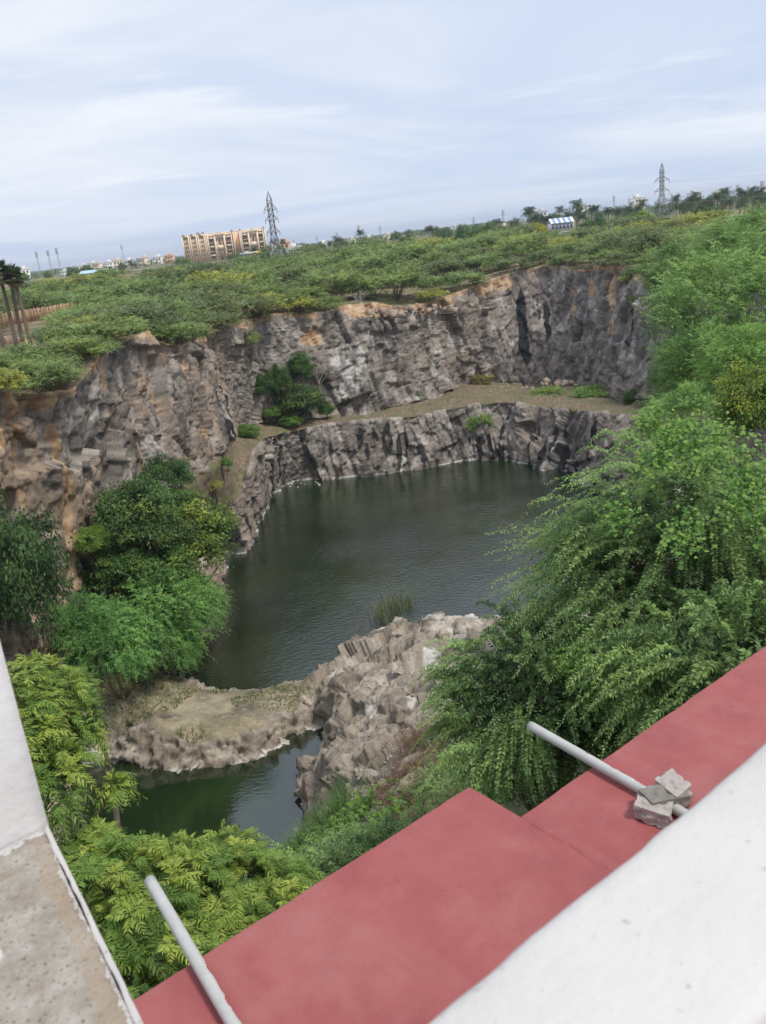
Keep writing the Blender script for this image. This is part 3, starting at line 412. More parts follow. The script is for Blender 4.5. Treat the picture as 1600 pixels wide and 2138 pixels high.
def blobs(lst, jit=0.55):
    r = np.zeros(len(P))
    for x, y, z, rh, rv, amp in lst:
        q = int(np.argmin((P[:, 0]-x)**2 + (P[:, 1]-y)**2 + 4 * (P[:, 2]-z)**2))
        d = (colu - colu[q])**2 / rh**2 + (P[:, 2]-z)**2 / rv**2
        r = np.maximum(r, amp * np.clip(1.5 - d + noi2 * jit * 2, 0, 1) * (kind == kind[q]))
    return r
soil = np.maximum(soil, blobs(SOIL_BLOBS)); black = blobs(BLACK_BLOBS, 0.8); white = blobs(WHITE_BLOBS, 0.9)
white = np.maximum(white, ((P2[:, 2] < 0.17 + 0.15 * noi) & (P2[:, 2] > -0.4) & (kind <= 1)) * 0.8)
damp = np.clip(1.2 - P2[:, 2] / 3.0 + noi2, 0, 1) * (kind == 1) * 0.45
black = np.maximum(black, damp)
idx = np.arange(NR * NC).reshape(NR, NC)
F = np.stack([idx[:-1, :-1], idx[:-1, 1:], idx[1:, 1:], idx[1:, :-1]], -1).reshape(-1, 4)
fk = np.repeat(KIND[:-1], NC - 1)
fm = ((fk == 2) | (fk == 4)).astype(int)
cliff = link('quarry_cliff', mesh('quarry_cliff', P2, F, [CLIFF, SOIL], False, rock_color(P, tone, soil, white, black, *CLIFF_PAL), fm))
tag(cliff, kind='structure')
CLIFF_V = P2

# ------------------------------------------------------------------ near bank, isthmus and rock spur: a height field through surveyed points
CPT = np.array(CONTROL, float)
def rbf_fit(C):
    X = C[:, :2]; n = len(X); D = np.linalg.norm(X[:, None] - X[None], axis=2)
    A = np.zeros((n+3, n+3)); A[:n, :n] = -D + np.eye(n) * 0.04; A[:n, n] = 1; A[:n, n+1:] = X; A[n, :n] = 1; A[n+1:, :n] = X.T
    return np.linalg.solve(A, np.r_[C[:, 2], 0, 0, 0])
RB = rbf_fit(CPT)
def bank_z(x, y):
    X = np.stack([x, y], -1); n = len(CPT); z = RB[n] + X @ RB[n+1:]
    for i in range(n): z = z - RB[i] * np.hypot(X[..., 0] - CPT[i, 0], X[..., 1] - CPT[i, 1])
    return z
xs = np.r_[np.arange(-30, -21, 1.0), np.arange(-21, -8, 0.11), np.arange(-8, 5, 0.075), np.arange(5, 13, 0.16), np.arange(13, 40, 1.0)]
ys = np.r_[np.arange(-4, 27, 0.6), np.arange(27, 64, 0.09)]
XX, YY = np.meshgrid(xs, ys); ZZ = bank_z(XX, YY)
B = np.stack([XX, YY, ZZ], -1); du = np.gradient(B, axis=1); dv = np.gradient(B, axis=0); nb = unit(np.cross(du, dv)); nb[nb[..., 2] < 0] *= -1
P = B.reshape(-1, 3); nb = nb.reshape(-1, 3)
rot2 = np.array([[0.80, 0.52, -0.30], [-0.45, 0.84, 0.30], [0.40, -0.10, 0.91]]); Pr = P @ rot2
f1, t1 = facet(P @ rotb, (4.6, 3.4, 3.0), 61, 0.9, 0.1); f2, t2 = facet(Pr, (2.2, 1.6, 1.7), 71, 0.8, 0.3)
f3, t3 = facet(P @ rotb, (0.95, 0.7, 0.75), 81, 0.9, 0.3); f4, t4 = facet(Pr, (0.42, 0.32, 0.35), 91, 1.4)
ist = np.clip((-5.0 - P[:, 0]) / 1.5, 0, 1)            # the isthmus is smoother than the spur
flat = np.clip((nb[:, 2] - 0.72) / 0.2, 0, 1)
amp = (1 - 0.80 * ist * flat) * (1 - 0.55 * ist) * np.clip((16 - P[:, 2]) / 6, 0.15, 1)
gravel = np.clip(1.4 - ((P[:, 0] - 3.6) / 2.6) ** 2 - ((P[:, 1] - 43.5) / 3.2) ** 2 + fbm(P, 2.0, 3, 4) * 0.8, 0, 1)
amp = amp * (1 - 0.75 * gravel)
d = f1 * 0.45 + f2 * 0.20 + f3 * 0.08 + f4 * 0.03
d = d * amp + ist * (1 - flat) * (f3 * 0.13 + f4 * 0.07); amp = np.ones(len(P))
P2 = P + nb * (d * amp)[:, None] + np.c_[np.zeros((len(P), 2)), fbm(P, 1.2, 4, 8) * 0.05]
noi = fbm(P, 2.2, 4, 17)
tone = np.clip(0.52 + 0.30 * (t2 - 0.5) + 0.30 * (t3 - 0.5) + 0.22 * (t1 - 0.5) + 0.2 * (t4 - 0.5), 0, 1)
soil = np.clip(np.maximum(ist * flat * (0.85 + noi * 0.6), gravel), 0, 1)
soil = np.maximum(soil, np.clip((P[:, 2] - 6.5) / 3.0 + noi, 0, 1) * 0.8); turfm = sstep(P[:, 2] + noi * 2.5, 8.0, 11.0)
white = np.zeros(len(P))
for x, y, r in [(4.3, 57.0, 1.6), (2.2, 45.5, 0.8), (1.9, 44.2, 0.7), (-1.5, 41.0, 1.2), (-0.5, 38.0, 1.0), (-6.5, 47.5, 1.6), (-15, 47.5, 1.6), (-16.5, 46.8, 1.0), (4.9, 54, 0.9), (-4.6, 48.0, 1.0)]:
    white = np.maximum(white, np.clip(1.25 - ((P[:, 0]-x)**2 + (P[:, 1]-y)**2) / r**2 + fbm(P * np.array([1, .4, 1]), 0.8, 3, 3) * 1.3, 0, 1) * 0.66)
white = np.maximum(white * np.where(P[:, 0] < -5, 0.55, 1.0), ((P2[:, 2] < 0.07 + 0.08 * noi) & (P2[:, 2] > -0.4)) * 0.7)
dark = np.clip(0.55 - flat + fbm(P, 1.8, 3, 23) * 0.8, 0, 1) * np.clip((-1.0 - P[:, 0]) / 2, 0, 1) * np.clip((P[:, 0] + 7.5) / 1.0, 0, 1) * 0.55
ny, nx = XX.shape; idx = np.arange(ny * nx).reshape(ny, nx)
F = np.stack([idx[:-1, :-1], idx[:-1, 1:], idx[1:, 1:], idx[1:, :-1]], -1).reshape(-1, 4)
keep = ~((P2[F, 2].max(1) < -2.6))
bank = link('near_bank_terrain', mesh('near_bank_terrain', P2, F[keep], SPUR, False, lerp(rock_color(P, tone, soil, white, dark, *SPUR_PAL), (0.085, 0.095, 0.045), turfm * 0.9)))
tag(bank, kind='structure')

# ------------------------------------------------------------------ the plain around the pit, out to the horizon
BND = np.r_[RIM[::25], np.array(NEAR_BOUNDARY, float)]
cxy = np.array([2.0, 62.0])
ang = np.arctan2(BND[:, 1] - cxy[1], BND[:, 0] - cxy[0]); o = np.argsort(ang); BND = BND[o]; ang = ang[o]
rad = np.hypot(BND[:, 0] - cxy[0], BND[:, 1] - cxy[1])
def rim_r(a): return np.interp(a, ang, rad, period=2*pi)
def rim_z(a): return np.interp(a, ang, BND[:, 2], period=2*pi)
def ground_z(x, y):
    x = np.asarray(x, float); y = np.asarray(y, float)
    a = np.arctan2(y - cxy[1], x - cxy[0]); r = np.hypot(x - cxy[0], y - cxy[1]); off = np.clip(r - rim_r(a), 0, None)
    z = rim_z(a) * np.exp(-off / 14.0) + (20.6 + 0.2 * np.sin(x * 0.03) + 0.2 * np.cos(y * 0.021 + x * 0.01)) * (1 - np.exp(-off / 14.0))
    d = np.hypot(x, y); far = np.clip((d - 320) / 200, 0, 1)
    return z + 2.4 * far - 0.35 * np.exp(-off / 4.0)
NA = 360; al = np.linspace(-pi, pi, NA, endpoint=False)
offs = np.r_[0, 1, 2, 3.5, 5, 8, 12, 18, 26, 36, 48, 62, 80, 100, 125, 150, 180, 215, 250, 290, 340, 400, 500, 650, 850, 1100, 1500, 2000, 2800, 3800, 5200]
RR = rim_r(al)[None] + offs[:, None] + 1.2
GX = cxy[0] + RR * np.cos(al); GY = cxy[1] + RR * np.sin(al)
GZ = ground_z(GX, GY)
GP = np.stack([GX, GY, GZ], -1).reshape(-1, 3); no = len(offs); idx = np.arange(no * NA).reshape(no, NA); nxt = np.roll(idx, -1, 1)
F = np.stack([idx[:-1], idx[1:], nxt[1:], nxt[:-1]], -1).reshape(-1, 4)
tag(link('ground', mesh('ground', GP, F, PLAIN, True)), kind='structure')

# ------------------------------------------------------------------ water
m, t, b = mat('quarry_water')
v = coords(t, scale=(1.0, 1.0, 1.0))
b.inputs['Base Color'].default_value = (0.010, 0.021, 0.0105, 1); b.inputs['Roughness'].default_value = 0.05; b.inputs['IOR'].default_value = 2.05
mpn = N(t, 'ShaderNodeMapping'); mpn.inputs['Scale'].default_value = (1.0, 2.4, 1); mpn.inputs['Rotation'].default_value = (0, 0, 0.45)
t.links.new(v, mpn.inputs[0])
w1 = tex(t, 'ShaderNodeTexNoise', 1.5, 3, 0.6, mpn.outputs[0]).outputs['Fac']
w2 = tex(t, 'ShaderNodeTexNoise', 0.12, 3, 0.5, v).outputs['Fac']
hgt = math_node(t, 'MULTIPLY', w1, math_node(t, 'ADD', 0.35, ramp(t, w2, [(0.35, (0,)*3), (0.65, (1,)*3)])))
sepw = N(t, 'ShaderNodeSeparateXYZ'); t.links.new(v, sepw.inputs[0]); calm = ramp(t, math_node(t, 'DIVIDE', math_node(t, 'SUBTRACT', sepw.outputs[1], 40.0), 25.0), [(0.2, (0.18,)*3), (0.6, (1,)*3)])
bump(t, b, math_node(t, 'MULTIPLY', hgt, calm), 0.65, 0.10)   # the small pool is sheltered and nearly still
algae = tex(t, 'ShaderNodeTexNoise', 0.07, 4, 0.6, v).outputs['Fac']
t.links.new(ramp(t, algae, [(0.35, (0.006, 0.014, 0.006)), (0.7, (0.018, 0.034, 0.011))]), b.inputs['Base Color'])
WATER = m
wv = [(-40, 24, 0), (45, 24, 0), (45, 118, 0), (-40, 118, 0)]
tag(link('water', mesh('water', wv, [(0, 1, 2, 3)], WATER)), kind='structure')

# ------------------------------------------------------------------ plant builders
def rhombs(base, axis, wid, nrm=None, tint=None, curl=0.0):
    n = len(base); V = np.empty((n, 4, 3)); V[:, 0] = base; V[:, 1] = base + axis * 0.45 + wid; V[:, 2] = base + axis; V[:, 3] = base + axis * 0.45 - wid
    if curl: V[:, 2, 2] -= curl * np.linalg.norm(axis, axis=1)
    F = np.arange(4 * n).reshape(n, 4)
    return V.reshape(-1, 3), F, np.repeat(tint, 4, 0) if tint is not None else None
def join(parts):
    V = []; F = []; T = []; k = 0
    for v, f, t in parts:
        V.append(v); F.append(f + k); T.append(t); k += len(v)
    return np.vstack(V), np.vstack(F), np.vstack(T)
def sprays(rng, S, D, L, droop, M, ll, lw, tone, young):
    n = len(S); t = np.linspace(0.06, 1, M)[None, :, None]; L3 = L[:, None, None]
    dr = np.broadcast_to(np.asarray(droop, float), (n,))[:, None, None]
    p = S[:, None] + D[:, None] * L3 * t; p[..., 2] -= (dr * L3 * t * t)[..., 0]
    T = np.broadcast_to(D[:, None], p.shape).copy(); T[..., 2] -= (2 * dr * t)[..., 0]; T = unit(T)
    A = unit(np.cross(T, np.array([0, 0, 1.0]))) ; Bv = np.cross(A, T)
    th = rng.uniform(-0.9, 0.9, p.shape[:2]); sg = np.where(np.arange(M) % 2 == 0, 1.0, -1.0)[None, :]
    side = A * (np.cos(th) * sg)[..., None] + Bv * np.sin(th)[..., None]
    ax = unit(T * rng.uniform(0.25, 0.75, p.shape[:2])[..., None] + side)
    s = (rng.uniform(0.7, 1.2, p.shape[:2]) * (1 - 0.45 * t[..., 0] ** 3))[..., None]
    wv = unit(np.cross(ax, rng.normal(0, 0.55, p.shape) + np.array([0, 0, 1.0])))
    tn = np.clip(tone[:, None] + rng.normal(0, 0.16, p.shape[:2]) + 0.12 * t[..., 0], 0, 1)
    yg = np.clip(young[:, None] * (0.35 + 0.9 * t[..., 0] ** 2), 0, 1)
    tint = np.stack([tn, yg, yg * 0], -1).reshape(-1, 3)
    return rhombs(p.reshape(-1, 3), (ax * ll * s).reshape(-1, 3), (wv * lw * s).reshape(-1, 3), tint=tint, curl=0.12)
def stems(mb, rng, base, targets, r, bend=0.25, n=5):
    for tg in targets:
        tg = np.asarray(tg, float); L = np.linalg.norm(tg - base); f = np.linspace(0, 1, 6)[:, None]
        c = rng.normal(0, bend * L * 0.25, 3); pts = base * (1 - f) + tg * f + c * np.sin(f * pi); pts[:, 2] += np.sin(f[:, 0] * pi) * L * 0.06
        mb.tube(pts, np.linspace(r, r * 0.25, 6), n)
def lobed(rng, nl, R, H, zc, zmin=-0.1, fl=(0.55, 1.0)):
    u = rng.normal(0, 1, (nl * 6, 3)); u = unit(u); u = u[u[:, 2] > zmin][:nl]
    f = rng.uniform(*fl, len(u))[:, None]
    return np.c_[u[:, :2] * R * f, zc + u[:, 2:] * H * f], u
def make_prosopis(name, seed, R=3.0, H=1.6, zc=2.0, lobes=26, tw=18, L=0.9, M=12, ll=0.30, lw=0.05, droop=0.25, spread=0.26, flat=0.45, leafm=SCRUB, rise=0.25, zmin=-0.1, yng=0.25, stem_r=0.06, fl=(0.55, 1.0), nst=9):
    rng = np.random.default_rng(seed); C, U = lobed(rng, lobes, R, H, zc, zmin, fl); nl = len(C)
    S = np.repeat(C, tw, 0) + rng.normal(0, 1, (nl * tw, 3)) * np.array([R, R, R * flat]) * spread
    oc = S - np.array([0, 0, zc]); od = unit(oc * np.array([1, 1, R / max(H, .1) * 0.7]))
    D = unit(od * 0.9 + rng.normal(0, 0.45, S.shape) + np.array([0, 0, rise]))
    tone = np.repeat(rng.uniform(0.05, 0.85, nl), tw) + rng.normal(0, 0.12, nl * tw)
    yl = np.where(rng.uniform(0, 1, nl) < yng, rng.uniform(0.3, 0.9, nl), 0.05); young = np.repeat(yl, tw) * rng.uniform(0.4, 1, nl * tw)
    V, F, T = sprays(rng, S, D, L * rng.uniform(0.6, 1.25, len(S)), droop * rng.uniform(0.5, 1.5, len(S)), M, ll, lw, tone, young)
    cm = mesh(name + '_crown', V, F, leafm, False, T)
    mb = MB(); stems(mb, rng, np.array([0, 0, -0.4]), C[rng.permutation(nl)[:nst]] * np.array([0.9, 0.9, 0.95]), stem_r)
    return cm, mb.mesh(name + '_trunk', BARK, True)
def make_broad(name, seed, R=3.0, H=3.5, zc=4.0, clumps=60, per=90, size=0.22, leafm=BROAD, spread=0.16, yng=0.15, zmin=-0.6, stem_r=0.14, asp=0.55):
    rng = np.random.default_rng(seed); C, U = lobed(rng, clumps, R, H, zc, zmin, (0.5, 1.0)); nl = len(C)
    q = rng.normal(0, 1, (nl, per, 3)); S = (C[:, None] + q * np.array([R, R, R * 0.75]) * spread).reshape(-1, 3)
    tone = (np.repeat(rng.uniform(0.1, 0.7, nl), per) + q[..., 2].ravel() * 0.12 + rng.normal(0, 0.13, nl * per)).clip(0, 1)
    yl = np.where(rng.uniform(0, 1, nl) < yng, rng.uniform(0.3, 0.9, nl), 0.0); young = (np.repeat(yl, per) * rng.uniform(0.2, 1, nl * per))
    nrm = unit(unit(S - np.array([0, 0, zc])) * 0.7 + rng.normal(0, 0.6, S.shape) + np.array([0, 0, 0.5]))
    ax = unit(np.cross(nrm, rng.normal(0, 1, S.shape))); ax[:, 2] -= 0.25; wv = unit(np.cross(ax, nrm))
    sz = size * rng.uniform(0.6, 1.3, len(S))[:, None]
    V, F, T = rhombs(S, ax * sz, wv * sz * asp * 0.5, tint=np.stack([tone, young, young * 0], 1), curl=0.1)
    cm = mesh(name + '_crown', V, F, leafm, False, T)
    mb = MB(); mb.tube([(0, 0, -0.6), (0.05, 0, zc * 0.3), (0.0, 0.1, zc * 0.55)], [stem_r * 1.2, stem_r, stem_r * 0.8], 7)
    stems(mb, rng, np.array([0, 0.1, zc * 0.5]), C[rng.permutation(nl)[:12]], stem_r * 0.5)
    return cm, mb.mesh(name + '_trunk', BARK, True)
def tree(name, cm_tm, label, cat, loc, rz=0.0, sc=1.0, col=(1, 1, 1), group=None, szz=None):
    o = thing(name, label, cat, loc, rz, group); o.scale = (sc, sc, szz or sc)
    c = link('crown', cm_tm[0], o); c.color = (*col, 1); link('trunk', cm_tm[1], o)
    return o
def blades(rng, S, L, W_, lean, tone, young, n=3):      # grass: each blade two stacked quads
    k = len(S); d = rng.normal(0, 1, (k, 3)); d[:, 2] = 0; d = unit(d); up_ = np.array([0, 0, 1.0])
    wv = np.cross(d, up_) * W_; f1 = S + (up_ * 0.6 + d * lean * 0.3) * L[:, None]; f2 = S + (up_ * 0.85 + d * lean) * L[:, None]
    V = np.empty((k, 6, 3)); V[:, 0] = S - wv; V[:, 1] = S + wv; V[:, 2] = f1 + wv * 0.7; V[:, 3] = f1 - wv * 0.7; V[:, 4] = f2 + wv * 0.1; V[:, 5] = f2 - wv * 0.1
    i = np.arange(k)[:, None] * 6; F = np.vstack([i + np.array([[0, 1, 2, 3]]), i + np.array([[3, 2, 4, 5]])])
    return V.reshape(-1, 3), F, np.repeat(np.stack([tone, young, young * 0], 1), 6, 0)

# neem: pinnate leaves with curved leaflets, set in rosettes at the twig ends
def make_neem(name, seed, lobes, ros, leaves=11, ll=0.27):
    rng = np.random.default_rng(seed); parts = []; rs = []; base_c = []
    for (cx, cy, cz, r) in lobes:
        n = int(ros * r * r); u = unit(rng.normal(0, 1, (n, 3))); u[:, 2] = np.abs(u[:, 2]) * 1.0 - 0.35 * rng.uniform(0, 1, n)
        f = rng.uniform(0.55, 1.05, n)[:, None]
        rs.append(np.c_[np.array([cx, cy, cz]) + u * r * f * np.array([1, 1, 0.9]), u, f])
    Rz = np.vstack(rs); n = len(Rz)
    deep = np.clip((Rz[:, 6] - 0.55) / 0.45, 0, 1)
    tip = (rng.uniform(0, 1, n) < 0.46) * deep * np.clip(Rz[:, 5] + 0.5, 0, 1)
    p0 = np.repeat(Rz[:, :3], leaves, 0); u = np.repeat(Rz[:, 3:6], leaves, 0); k = len(p0)
    an = np.tile(np.arange(leaves) * 2.4, n) + np.repeat(rng.uniform(0, 6, n), leaves)
    e1 = unit(np.cross(u, np.array([0.3, 0.2, 1.0]))); e2 = np.cross(u, e1)
    D = unit(u * rng.uniform(0.15, 0.9, k)[:, None] + e1 * np.cos(an)[:, None] + e2 * np.sin(an)[:, None] + np.array([0, 0, 0.25]))
    L = ll * rng.uniform(0.6, 1.15, k); npair = 6
    t = (np.arange(npair) + 1.2) / (npair + 0.6); t = np.repeat(t, 2); t = np.r_[t, 1.0]; M = len(t)
    dr = rng.uniform(0.25, 0.6, k)[:, None]
    p = p0[:, None] + D[:, None] * (L[:, None] * t)[..., None]; p[..., 2] -= dr * L[:, None] * t ** 2
    T = np.repeat(D[:, None], M, 1); T[..., 2] -= 2 * dr * t; T = unit(T)
    A = unit(np.cross(T, np.array([0, 0, 1.0]))); sg = np.r_[np.tile([1.0, -1.0], npair), 0.0]
    ax = unit(T * 0.62 + A * sg[None, :, None] * 0.85 + rng.normal(0, 0.10, T.shape) + np.array([0, 0, -0.12]))
    ln = (L[:, None] * 0.30 * np.sin(np.clip(t, 0, 1) * 2.2 + 0.55)[None] * rng.uniform(0.85, 1.15, (k, M)))[..., None]
    nv = unit(np.cross(ax, A) + rng.normal(0, 0.25, T.shape)); wv = unit(np.cross(ax, nv)) * ln * 0.145
    tn = np.repeat(np.clip(0.12 + 0.55 * deep + rng.normal(0, 0.1, n), 0, 1), leaves)[:, None] + rng.normal(0, 0.1, (k, M))  # inner rosettes toned darker, standing in for shade deep in the foliage
    yg = np.repeat(tip * rng.uniform(0.3, 1, n), leaves)[:, None] * np.ones((1, M))
    br = np.repeat((rng.uniform(0, 1, n) < 0.12) * deep, leaves)[:, None] * np.ones((1, M))
    tint = np.stack([tn.clip(0, 1), yg, br], -1).reshape(-1, 3)
    pb = p.reshape(-1, 3); axl = (ax * ln).reshape(-1, 3); w2 = wv.reshape(-1, 3)
    nq = len(pb); V = np.empty((nq, 6, 3)); cv = np.cross(unit(axl), unit(w2)); bendv = -np.abs(cv) * np.linalg.norm(axl, axis=1)[:, None] * np.array([0, 0, 0.16]) + unit(np.repeat(T.reshape(-1, 3), 1, 0)) * np.linalg.norm(axl, axis=1)[:, None] * 0.14
    V[:, 0] = pb; V[:, 1] = pb + axl * 0.3 + w2; V[:, 2] = pb + axl * 0.65 + w2 * 0.75 + bendv * 0.35; V[:, 3] = pb + axl + bendv; V[:, 4] = pb + axl * 0.65 - w2 * 0.75 + bendv * 0.35; V[:, 5] = pb + axl * 0.3 - w2
    i = np.arange(nq)[:, None] * 6; F = np.vstack([i + np.array([[0, 1, 4, 5]]), i + np.array([[1, 2, 3, 4]])])
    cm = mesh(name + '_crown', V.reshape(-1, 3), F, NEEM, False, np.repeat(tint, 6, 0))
    # leaf stalks
    q0 = p0; q1 = p[:, -1]; wq = np.cross(D, np.array([0, 0, 1.0])) * 0.0025
    SV = np.stack([q0 - wq, q0 + wq, (p[:, M//2]) + wq, (p[:, M//2]) - wq, q1 + wq * .4, q1 - wq * .4], 1).reshape(-1, 3); i = np.arange(k)[:, None] * 6
    sm = mesh(name + '_stalks', SV, np.vstack([i + np.array([[0, 1, 2, 3]]), i + np.array([[3, 2, 4, 5]])]), NEEM, False, np.tile([[0.9, 0.3, 0.]], (len(SV), 1)))
    return cm, sm, Rz

# palms
def make_coconut(name, seed, h=9.0):
    rng = np.random.default_rng(seed); mb = MB(); f = np.linspace(0, 1, 7); lean = rng.uniform(-0.8, 0.8, 2)
    pts = np.c_[lean[0] * f ** 2, lean[1] * f ** 2, f * h]; mb.tube(pts, np.linspace(0.2, 0.13, 7), 6); top = pts[-1]
    parts = []
    for i in range(30):
        a = rng.uniform(0, 2*pi); el = rng.uniform(-0.7, 1.2); L = rng.uniform(2.8, 4.0); D = np.array([[cos(a)*cos(el), sin(a)*cos(el), sin(el)]])
        parts.append(sprays(rng, top[None], D, np.array([L]), 0.40, 26, 0.9, 0.075, np.array([rng.uniform(0.2, 0.7)]), np.array([0.5 if el < -0.3 else 0.0])))
    V, F, T = join(parts)
    return mesh(name + '_crown', V, F, PALM, False, T), mb.mesh(name + '_trunk', BARK, True)
def make_palmyra(name, seed, h=8.0):
    rng = np.random.default_rng(seed); mb = MB(); f = np.linspace(0, 1, 7); lean = rng.uniform(-0.4, 0.4, 2)
    pts = np.c_[lean[0] * f ** 2, lean[1] * f ** 2, f * h]; mb.tube(pts, np.r_[0.3, 0.23, 0.2, 0.19, 0.19, 0.2, 0.2], 8); top = pts[-1]
    parts = []
    for i in range(46):
        a = rng.uniform(0, 2*pi); el = rng.uniform(-1.25, 1.25); d = np.array([cos(a)*cos(el), sin(a)*cos(el), sin(el)]); dead = el < -0.55
        c = top + d * rng.uniform(0.35, 0.7); e = unit(np.cross(d, np.array([0.1, 0.2, 1.0]))); n = 11; th = np.linspace(-1.25, 1.25, n)
        ax = (d[None] * np.cos(th)[:, None] + e[None] * np.sin(th)[:, None]) * rng.uniform(0.6, 0.95); ax[:, 2] -= 0.15
        wv = np.tile(unit(np.cross(d, e)) * 0.01, (n, 1)) + unit(np.cross(ax, np.cross(d, e))) * 0.075
        parts.append(rhombs(np.tile(c, (n, 1)), ax, wv, tint=np.tile([[rng.uniform(0.1, 0.8) * (0.7 if dead else 1), 0.85 if dead else rng.uniform(0, 0.12), 0.]], (n, 1))))
    V, F, T = join(parts)
    return mesh(name + '_crown', V, F, PALM, False, T), mb.mesh(name + '_trunk', BARK, True)
def make_bare(name, seed, h=4.0, R=1.8, n=9, mt=BARK_PALE, r=0.07, tw=14):
    rng = np.random.default_rng(seed); mb = MB(); tips = []
    mb.tube([(0, 0, -0.3), (0.1, 0, h*0.3), (0, 0.1, h*0.45)], [r, r*0.8, r*0.65], 6)
    for i in range(n):
        a = rng.uniform(0, 2*pi); tg = np.array([cos(a)*R*rng.uniform(.3, 1), sin(a)*R*rng.uniform(.3, 1), h*rng.uniform(0.7, 1.0)]); b0 = np.array([0, 0.05, h*rng.uniform(0.25, 0.45)])
        stems(mb, rng, b0, [tg], r*0.5, 0.4, 4); tips.append((b0, tg))
    tm = mb.mesh(name + '_trunk', mt, True); mb = MB()
    for b0, tg in tips:
        for j in range(tw):
            f = rng.uniform(0.35, 1); p = b0*(1-f)+tg*f; q = p + rng.normal(0, 0.28, 3)*R*0.6 + np.array([0, 0, 0.12*h])*rng.uniform(0, 1); mb.tube([p, (p+q)/2+rng.normal(0, .04, 3), q], [r*0.16, r*0.12, r*0.06], 3, False)
    return mb.mesh(name + '_crown', mt, False), tm

# ------------------------------------------------------------------ plants
PROTO = {}
PROTO['pros'] = [make_prosopis('thorn_bush', 100 + i, R=3.0, H=1.5, zc=1.9, lobes=26, tw=26, L=0.8, M=13, ll=0.30, lw=0.055, spread=0.20, flat=0.28, yng=0.2 + 0.1 * i, nst=14) for i in range(5)]
PROTO['broad'] = [make_broad('leafy_tree', 200 + i, R=3.0, H=3.0, zc=3.6, clumps=110, per=130, size=0.24, spread=0.13, yng=0.1 + 0.12 * i) for i in range(3)]
PROTO['droop'] = [make_prosopis('drooping_thorn_tree', 300 + i, R=3.0, H=2.2, zc=2.6, lobes=85, tw=20, L=1.0, M=24, ll=0.17, lw=0.032, droop=0.5, spread=0.12, flat=0.6, leafm=PROSOPIS, rise=0.15, zmin=-0.6, fl=(0.6, 1.0)) for i in range(2)]
PROTO['mid'] = [make_prosopis('feathery_thorn_tree', 400 + i, R=3.0, H=2.6, zc=3.0, lobes=105, tw=28, L=0.85, M=24, ll=0.13, lw=0.024, droop=0.35, spread=0.11, flat=0.7, leafm=PROSOPIS, rise=0.45, zmin=-0.85, stem_r=0.04, fl=(0.6, 1.0)) for i in range(2)]
NOM = {'pros': (3.3, 1.7, 1.9), 'broad': (3.3, 3.3, 3.6), 'droop': (3.5, 2.4, 2.6), 'mid': (3.6, 3.0, 3.0)}
def placed(kind, name, label, cat, c, r, h, col, group, zb, var, rz):
    Rn, Hn, zc = NOM[kind]; cm, tm = PROTO[kind][var % len(PROTO[kind])]
    sx, sz = r / Rn, h / Hn
    if zb is None: zb = min(float(bank_z(np.array(c[0]), np.array(c[1]))) if c[1] < 64 else float(ground_z(c[0], c[1])), c[2] - h * 0.8)
    o = thing(name, label, cat, (c[0], c[1], zb), rz, group)
    cr = link('crown', cm, o, (0, 0, c[2] - zb - zc * sz)); cr.scale = (sx, sx, sz); cr.color = (*col, 1)
    tk = link('trunk', tm, o); tk.scale = (sx, sx, max(0.2, (c[2] - zb + 0.2 * h) / (zc + Hn)))
    return o
for i, (kind, name, label, cat, c, r, h, col, group, zb) in enumerate(TREES):
    placed(kind, name, label, cat, c, r, h, col, group, zb, i, i * 1.7)

# thorn scrub covering the rim and the plain up to the road
rng = np.random.default_rng(42); pts = []
def in_view(x, y, lo=-26, hi=27): return lo < math.degrees(math.atan2(x, y)) < hi
road_y = lambda x: np.interp(x, [p[0] for p in ROAD], [p[1] for p in ROAD])
RIMZ = [(-0.30, 'above the orange-topped left cliff'), (-0.235, 'above the left buttress'), (-0.17, 'above the recess behind the buttress'), (-0.095, 'left of the orange rock patch'), (-0.035, 'above the orange rock patch'), (0.03, 'by the rim rubble'), (0.085, 'above the pale far cliff'), (0.155, 'beside the ochre rim scar'), (0.225, 'above the black-streaked cliff'), (0.29, 'above the tall orange streak'), (9, 'at the start of the right slope')]
FARZ = [(-0.36, 'below the three far masts'), (-0.27, 'below the pale blue shed'), (-0.2, 'left of the hostel'), (-0.13, 'below the hostel'), (-0.07, 'round the foot of the near pylon'), (0.03, 'below the road guard rail'), (0.12, 'below the dark treetops'), (0.19, 'below the yellow tree'), (0.26, 'below the striped shed'), (0.33, 'below the palm grove'), (9, 'below the far pylon')]
tries = 0
while len(pts) < 260 and tries < 60000:
    tries += 1
    a = rng.uniform(-0.35, pi + 0.8); off = abs(rng.normal(0, 1)) ** 1.5 * 45 + 0.6
    r = float(rim_r(a)) + off; x, y = cxy[0] + r * cos(a), cxy[1] + r * sin(a); D = math.hypot(x, y)
    if y < 45 or not in_view(x, y) or D > 300 or y > road_y(x) - 16: continue
    if any(math.hypot(x - q[0], y - q[1]) < q[2] for q in SCRUB_CLEAR): continue
    if off > 4 and vnoise(np.array([[x, y, 5.0]]), 13.0, 31)[0] < -0.12: continue
    sp = 2.2 + D * 0.012 + min(off, 60) * 0.05
    if any(math.hypot(x - q[0], y - q[1]) < sp for q in pts): continue
    if math.degrees(math.atan2(x, y)) < -18.5 and 74 < D < 135: continue
    pts.append((x, y, off, D))
